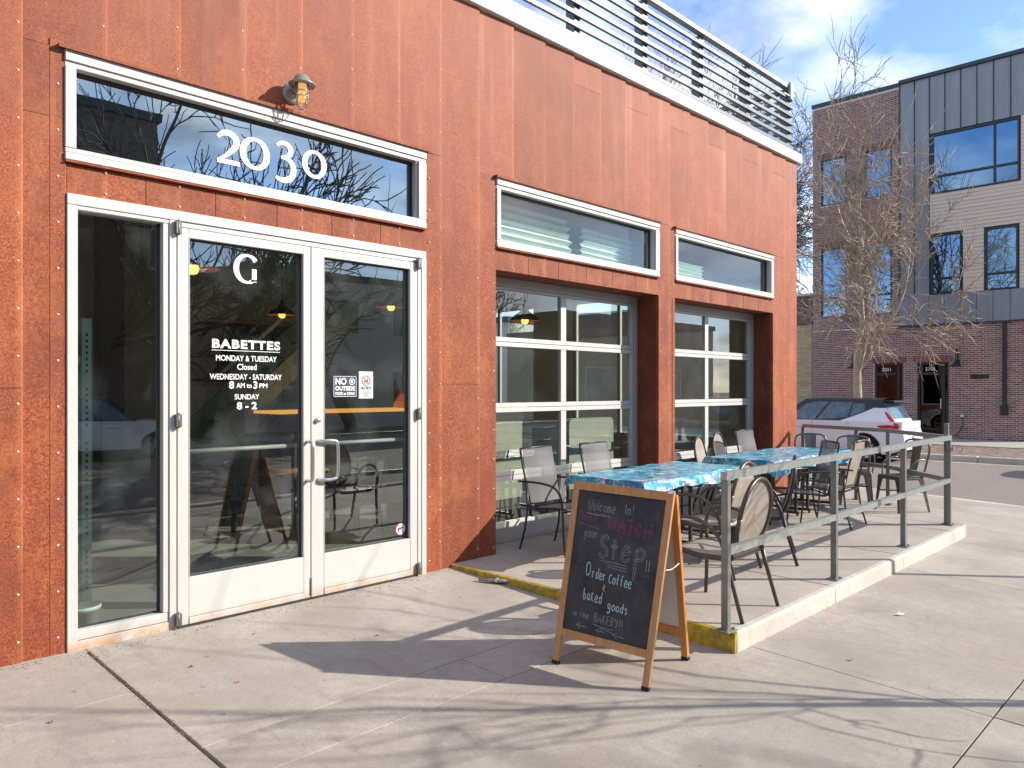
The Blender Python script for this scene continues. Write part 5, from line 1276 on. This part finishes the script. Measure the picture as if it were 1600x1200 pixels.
# ------------------------------------------------------------------ parked SUV
def car(label, loc, deg, paint='car_white'):
    t = thing('parked_suv', label, 'car'); X0, X1 = -2.2, 2.23; RW = .39
    wheels = (-1.33, 1.37)
    def low(x):
        z = .24+.10*max(0, (abs(x)-1.9)/.3)
        for w_ in wheels:
            d = RW**2-(x-w_)**2
            if d > 0: z = max(z, .35+math.sqrt(d))
        return z
    def top(x):
        return 1.06 if x < .9 else 1.06-.05*(x-.9)/.6 if x < 1.5 else 1.01-.13*((x-1.5)/.73)**1.6
    def plan(x, z):
        e = 1.0
        if x < -1.75: e -= .20*((-1.75-x)/.45)**2.2
        if x > 1.5: e -= .26*((x-1.5)/.73)**2.2
        zz = (z-.70)/.5; return (.925-.055*abs(zz)**2.2*(1 if z > .7 else .7))*e
    def tail(z): return -.06+.18*math.exp(-((z-.62)/.22)**2)*.8+.04*(z > .9)      # bumper bulges rearwards
    xs = sorted(set([X0+(X1-X0)*i/60 for i in range(61)]+[w_+s*RW*.999 for w_ in wheels for s in (-1,1)]))
    rows = []
    for x in xs:
        lo, hi = low(x), top(x); r = []
        for j in range(9):
            z = lo+(hi-lo)*j/8; xx = x
            if x < -1.9: xx = x-tail(z)*(-1.9-x)/.3*.6
            r.append((xx, plan(x, z), z))
        rows.append(r)
    body = MB(); body.grid(rows); body.grid([[(x,-y,z) for x,y,z in r] for r in rows])
    for r in (rows[0], rows[-1]): body.grid([[(p[0]-(.06 if p[0]<0 else -.06)*(1-abs(f)**2), p[1]*f, p[2]) for f in (1,.6,.2,-.2,-.6,-1)] for p in r])
    body.grid([[(r[-1][0], r[-1][1]*f, r[-1][2]+.05*(1-f*f)*(r[-1][0] > .8)) for f in (1,.6,.2,-.2,-.6,-1)] for r in rows])
    body.build('body', M[paint], t, world=False)
    mb = MB()
    for w_ in wheels:
        for s in (-1,1): mb.add([(w_+RW*1.0*math.cos(R(a)), s*.62, .35+RW*1.0*math.sin(R(a))) for a in range(0,181,12)]+[(w_+RW*math.cos(R(a)), s*.90, .35+RW*math.sin(R(a))) for a in range(0,181,12)], [(i,i+1,17+i,16+i) for i in range(15)]+[tuple(range(16))])
    mb.cbox(-2.1,2.1,-.80,.80,.20,.34,.03); mb.build('underbody', M['plastic'], t, world=False)
    mb = MB()                                                            # sill and arch trim
    for w_ in wheels:
        for s in (-1,1):
            P = [(w_+(RW+.01)*math.cos(R(a)), 0, .35+(RW+.01)*math.sin(R(a))) for a in range(8,173,12)]
            mb.tube([(p[0], s*(plan(p[0],p[2])+.002), p[2]) for p in P], .022, 6)
    for s in (-1,1): mb.tube([(x, s*(plan(x,.30)+.0), .27) for x in [-.93+.19*i for i in range(11)]], .05, 6)
    mb.build('wheel_arch_trim', M['plastic'], t, world=False)
    # greenhouse
    def gh(u, v, s):                                                      # u along, v up
        zb = 1.055; zr = 1.62-.10*max(0,(.35-u))**2*1.1-.03*max(0,u-.75)
        xb = -1.98+u*3.03; xr = -1.70+u*2.0
        yb = .87-.06*max(0,(.12-u)/.12)-.05*max(0,(u-.9)/.1); yr = .64-.03*max(0,(.15-u)/.15)
        k = max(v, 0)**.92; return (xb+(xr-xb)*v, s*(yb+(yr-yb)*k), zb+(zr-zb)*v)
    for s in (-1,1):
        mb = MB(); mb.grid([[gh(u, v, s) for v in (0,.2,.4,.6,.8,1)] for u in [i/20 for i in range(21)]]); mb.build('cabin_side', M['car_black'], t, world=False)
        mb = MB()                                                          # painted rear quarter that rises behind the rear door glass
        q = []
        for u in [i/14*.42 for i in range(15)]:
            vm = .62-.0*u if u < .12 else max(.0, .62*(1-((u-.12)/.30)))
            q.append([tuple(c_+(s*.007 if k == 1 else 0) for k, c_ in enumerate(gh(u, vm*f, s))) for f in (-.02,.3,.6,1)])
        mb.grid(q); mb.build('rear_quarter', M[paint], t, world=False)
        for u0, u1, lo0, lo1, v1 in ((.215,.345,.46,.20,.80),(.36,.62,.17,.05,.86),(.645,.90,.05,.05,.88)):
            mb = MB(); g_ = []
            for i in range(7):
                u = u0+(u1-u0)*i/6; lo = lo0+(lo1-lo0)*i/6; hi = v1
                if u > .80: hi = v1-(u-.80)*1.2
                g_.append([tuple(c_+(s*.006 if k == 1 else 0) for k, c_ in enumerate(gh(u, lo+(hi-lo)*f, s))) for f in (0,.33,.66,1)])
            mb.grid(g_); mb.build('side_window', M['car_glass'], t, world=False)
    us = [i/16 for i in range(17)]
    mb = MB(); mb.grid([[ (gh(u,1,1)[0], gh(u,1,1)[1]*f, gh(u,1,1)[2]+.035*(1-f*f)) for f in (1,.7,.35,0,-.35,-.7,-1)] for u in us]); mb.build('roof', M['car_black'], t, world=False)
    mb = MB(); mb.grid([[(gh(0,v,1)[0]-.05*(1-f*f), gh(0,v,1)[1]*f, gh(0,v,1)[2]) for f in (1,.5,0,-.5,-1)] for v in (.0,.12)]); mb.build('tailgate', M[paint], t, world=False)
    mb = MB(); mb.grid([[(gh(0,v,1)[0]-.05*(1-f*f), gh(0,v,1)[1]*f, gh(0,v,1)[2]) for f in (1,.5,0,-.5,-1)] for v in (.12,.5,.86)]); mb.build('rear_window', M['car_glass'], t, world=False)
    mb = MB(); mb.grid([[(gh(1,v,1)[0]+.10*(1-f*f), gh(1,v,1)[1]*f, gh(1,v,1)[2]) for f in (1,.5,0,-.5,-1)] for v in (0,.5,1)]); mb.build('windscreen', M['car_glass'], t, world=False)
    mb = MB(); mb.prism([(-1.98,1.545),(-1.95,1.585),(-1.5,1.605),(-1.5,1.565)], 'y', -.60, .60); mb.build('spoiler', M['car_black'], t, world=False)
    for s in (-1,1):                                                      # L shaped lamps
        mb = MB(); z_ = [(1.30,-1.815,.04),(1.18,-1.90,.045),(1.08,-1.985,.05),(1.00,-2.06,.06),(.93,-2.10,.07)]
        def sy(x, z):
            if z > 1.055:
                v = (z-1.055)/.55; return gh(.02, v, 1)[1]
            return plan(min(x+.0,-1.2), z)
        outer = [[(x-w_, s*(sy(x,z)+.010-.05), z) , (x-w_*.3, s*(sy(x,z)+.014), z), (x+w_, s*(sy(x,z)+.014), z)] for z, x, w_ in z_]
        mb.grid(outer)
        mb.grid([[(-2.13, s*(plan(-2.1,.86)-.00), z0_),(-2.02, s*(plan(-2.0,.9)+.014), z0_),(-1.9, s*(plan(-1.9,.9)+.013), z0_+.01*k_),(-1.66, s*(plan(-1.66,.9)+.010), .945+.01*k_)] for k_, z0_ in ((-1,.83),(0,.90),(1,.97))])
        mb.build('tail_lamp', M['tail_red'], t, world=False)
        mb = MB(); mb.cbox(-2.255,-2.20,s*.58-.09,s*.58+.09,.50,.545,.01); mb.build('bumper_reflector', M['tail_red'], t, world=False)
        mb = MB(); mb.cbox(.70,.86,s*1.00-.09,s*1.00+.09,1.06,1.20,.03); mb.bar((.80,s*.86,1.08),(.80,s*.95,1.10),.05,.04); mb.build('mirror', M['car_black'], t, world=False)
        for x in (-.80,.18): mb = MB(); mb.cbox(x,x+.22,s*.918,s*.945,.89,.915,.008); mb.build('door_handle', M['car_white' if paint == 'car_white' else paint], t, world=False)
        for x in (-1.0,-.0,.98):
            mb = MB(); mb.tube([(x+(.12*(z-.5) if x < -.5 else 0), s*(plan(x,z)+.0005), z) for z in (.34,.5,.7,.9,1.04)], .004, 4); mb.build('door_gap', M['plastic'], t, world=False)
    mb = MB(); V, F = text_mesh('VOLVO', .085, 0, .001, space=1.35)
    mb.add([(-2.305, v[0], .83+v[1]) for v in [(-v[0],v[1]) for v in V]], F); mb.build('tailgate_lettering', M['plastic'], t, world=False, fix=False)
    mb = MB(); mb.cbox(-2.33,-2.318,-.26,.26,.60,.71,.004); mb.build('number_plate', M['white_panel'], t, world=False)
    for w_ in wheels:
        for s in (-1,1):
            mb = MB(); mb.lathe([(.24,.66),(.345,.67),(.355,.75),(.345,.875),(.245,.88)], (w_,0,.355), 28, 'y'); 
            if s < 0: mb.v = [(x,-y,z) for x,y,z in mb.v]
            ty = mb.build('tyre', M['tyre'], t, world=False)
            mb = MB(); mb.lathe([(.25,.70),(.252,.865),(.238,.872),(.236,.80)], (w_,0,.355), 28, 'y')
            for k in range(5):
                for dd in (-.13,.13):
                    a = 2*math.pi*k/5+.3; mb.bar((w_+.04*math.cos(a),.855,.355+.04*math.sin(a)),(w_+.24*math.cos(a+dd),.865,.355+.24*math.sin(a+dd)),.02,.026)
            mb.lathe([(.0,.868),(.05,.866),(.055,.84)], (w_,0,.355), 14, 'y')
            if s < 0: mb.v = [(x,-y,z) for x,y,z in mb.v]
            mb.build('rim', M['rim'], t, world=False)
    t.location = loc; t.rotation_euler = (0,0,R(deg)); return t
car('white SUV with black roof and tall red tail lamps parked across the side street', (19.72, 3.42, -.30), 90)
car('unseen dark SUV added for its shadow on the road, just outside the right edge of the photograph', (19.75, -4.55, -.30), 90, 'car_black')  # unseen car, added to throw a shadow across the road

# ------------------------------------------------------------------ bare trees
def tree(label, x, y, z, h, r0, spread, seed, mt, mtr, levels=5, first=.22, lean=(0,0), twr=.008, droop=0., name='bare_tree', dens=3, maxn=60000, nside=3, cr0=1.0, kink=.18):
    rnd = random.Random(seed); t = thing(name, label, 'tree', (x,y,z)); tr, cw = MB(), MB(); cnt = [0]
    def limb(p, d, L, r, lev):
        cnt[0] += 1
        if cnt[0] > maxn: return
        n = 4 if lev < 3 else 3; pts = [Vector(p)]; dd = Vector(d)
        for i in range(n):
            dd = (dd+Vector((rnd.gauss(0,kink),rnd.gauss(0,kink),rnd.gauss(0,kink)+(.06 if lev < 2 else -droop)))).normalized()
            pts.append(pts[-1]+dd*L/n)
        r1 = max(twr*.6, r*.62)
        (tr if lev == 0 else cw).tube(pts, [r+(r1-r)*i/n for i in range(n+1)], 10 if lev == 0 else 6 if lev < 2 else nside, cap=False)
        if lev >= levels: return
        k = dens+(1 if rnd.random() < .5 else 0)+(1 if lev < 2 else 0)
        for j in range(k):
            f = 1.0 if j == 0 else rnd.uniform(.28 if lev else .55, .98); i = min(n-1, int(f*n)); q = pts[i].lerp(pts[i+1], f*n-i)
            ax = dd.orthogonal().normalized(); ax.rotate(Matrix.Rotation(rnd.uniform(0,2*math.pi), 3, dd))
            nd = dd.copy(); nd.rotate(Matrix.Rotation(rnd.uniform(.12,.35) if j == 0 else rnd.uniform(.35,.95)*spread, 3, ax))
            limb(q, nd, L*rnd.uniform(.58,.84)*(1.05 if j == 0 else .92), max(twr, (r1 if j == 0 else r1*rnd.uniform(.45,.75))), lev+1)
    limb((x,y,z-.1), (lean[0],lean[1],1), h*first, r0, 0)
    zmax = max(v[2] for v in cw.v)-z; k = h/zmax
    for b_ in (tr, cw): b_.v = [(x+(v[0]-x)*k*cr0, y+(v[1]-y)*k*cr0, z+(v[2]-z)*k) for v in b_.v]
    tr.build('trunk', M[mtr], t); o = cw.build('crown', M[mt], t, fix=False); o['kind'] = 'stuff'
    return t
tree('bare street tree with golden twigs in front of the brick building', 23.4, 3.95, -.15, 12.0, .16, 1.12, 26, 'twig', 'bark', 6, .24, (.0,-.02), .0120, -.03, 'street_tree', 3, 14000, cr0=.68, kink=.15)
tree('dark bare tree rising behind the slatted roof railing', 35.5, 16.6, -.2, 24, .3, .95, 5, 'twig_dark', 'twig_dark', 6, .26, (.0,.0), .016, 0., 'bare_tree', 4, 14000, cr0=.82)
tree('bare tree outside the photograph by the kerb that shades the pavement', 6.0, -6.35, -.3, 5.6, .05, .8, 11, 'twig_dark', 'bark', 4, .33, (-.03,.03), .007, 0., 'kerb_tree', 2, 150, cr0=.75)
for i, (x, y, h, s_) in enumerate(((5.7,-18.9,14.5,31),(9.2,-19.2,11.5,32),(15,-19.3,8,33),(24,-20,9,34),(-4,-19.3,9.5,35))):
    tree(('bare tree before the dark brick building over the main street','bare tree at the corner of the dark brick building over the main street','bare tree before the pale house over the main street','bare tree at the far corner of the main street','bare tree furthest left over the main street')[i], x, y, -.3, h, .17, .85, s_, 'twig_dark', 'twig_dark', 5, .24, (0,0), .017, 0., 'bare_tree', 3, 5000, cr0=.8)

# sign post by the kerb, out of frame on the right
sp_ = thing('sign_post', 'plain steel post at the kerb outside the right edge of the photograph', 'post', (8.6,-5.42,-.16))
mb = MB(); mb.tube([(8.6,-5.42,-.2),(8.6,-5.42,3.1)], .033, 10); mb.build('pole', M['galv'], sp_); part('base_flange', [(8.5,8.7,-5.52,-5.32,-.17,-.15)], M['galv'], sp_)

# ------------------------------------------------------------------ other side of the main street (seen in the glass)
def block(name, label, x0, x1, y0, y1, h, m, wins, cap='zinc_dark'):
    t = thing(name, label, 'building', ((x0+x1)/2,(y0+y1)/2,-.2))
    part('wall', [(x0,x1,y0,y1,-.3,h)], M[m], t); part('roof_edge', [(x0-.1,x1+.1,y0-.1,y1+.12,h+.002,h+.3)], M[cap], t)
    for (a, b, c, d) in wins:
        f = part('window', [(a,b,y1+.002,y1+.06,d-.07,d),(a,b,y1+.002,y1+.06,c,c+.07),(a,a+.07,y1+.002,y1+.06,c+.07,d-.07),(b-.07,b,y1+.002,y1+.06,c+.07,d-.07)], M['white_cap'], t)
        mb = MB(); mb.add([(a,y1+.02,c),(b,y1+.02,c),(b,y1+.02,d),(a,y1+.02,d)], [(0,1,2,3)]); mb.build('glass_pane', M['car_glass'], f, fix=False)
    return t
block('brick_block', 'tall dark brick block over the main street with rows of windows', -24, 8.9, -36, -22, 10.8, 'opp_brick', [(x,x+1.6,z,z+1.9) for x in (-20,-16,-12,-8,-4,0,4) for z in (1,4.4,7.8)])
block('pale_house', 'pale clapboard house over the main street', 13, 23, -34, -24, 6.4, 'opp_siding', [(x,x+1.2,z,z+1.6) for x in (14.5,17.3,20.2) for z in (.9,4)])
block('corner_shop', 'low brick corner shop diagonally across the crossing', 29, 44, -36, -20, 5.4, 'opp_brick', [(x,x+2.4,.6,2.8) for x in (30.5,34,37.5)])
for i, (x0, x1) in enumerate(((-40,-5),(-4.99,30),(30.01,60))):
    mb = MB(); mb.box(x0, x1, -20.6, -18, -.4, -.16); o = mb.build('far_pavement', M['conc_far']); o['kind'] = 'structure'
mb = MB(); mb.box(-60, 60, -60, -20.61, -.4, -.18); o = mb.build('lawn', M['lawn']); o['kind'] = 'structure'
for y in (-12.2,-12.5):
    mb = MB(); mb.box(-40, 11, y-.05, y+.05, -.297, -.296); o = mb.build('road_marking', M['yellow']); o['kind'] = 'structure'
car('dark pickup style SUV parked over the main street behind the camera', (-1.0,-17.0,-.3), 0, 'car_black')
car('white SUV parked over the main street opposite the entrance', (5.2,-17.0,-.3), 0, 'car_white')
# distant houses and hedge that close the view along the streets
for i, (x0, x1, y0, y1, h) in enumerate(((30,46,26,40,5.5),(8,12,60,70,7),(48,66,-10,6,6),(-60,-30,-40,-24,6))):
    block('distant_building', ('low building beyond the tan brick one','building closing the end of the side street','building behind the apartment block','building at the far left of the main street')[i], x0, x1, y0, y1, h, 'opp_siding', [])

# grit and dirt gathered along the door base and in the wide joint
gr = MB(); rg = random.Random(9)
for i in range(520):
    if i < 330: x = rg.uniform(-.6, 3.0); y = -abs(rg.gauss(.075, .035))-.045*(x > 0)*(x < 2.76)
    else: y = rg.uniform(-1.6, -.02); x = .098+rg.gauss(0, .012)
    r = rg.uniform(.002, .006); z = gz(x, y)+.001; a = rg.uniform(0, 6)
    gr.add([(x+r*math.cos(a+k*2.1), y+r*math.sin(a+k*2.1), z) for k in range(3)]+[(x, y, z+r*.9)], [(0,1,3),(1,2,3),(2,0,3)])
tag(gr.build('grit', M['earth'], fix=False), 'brown grit gathered along the foot of the entrance doors', 'dirt', kind='stuff')
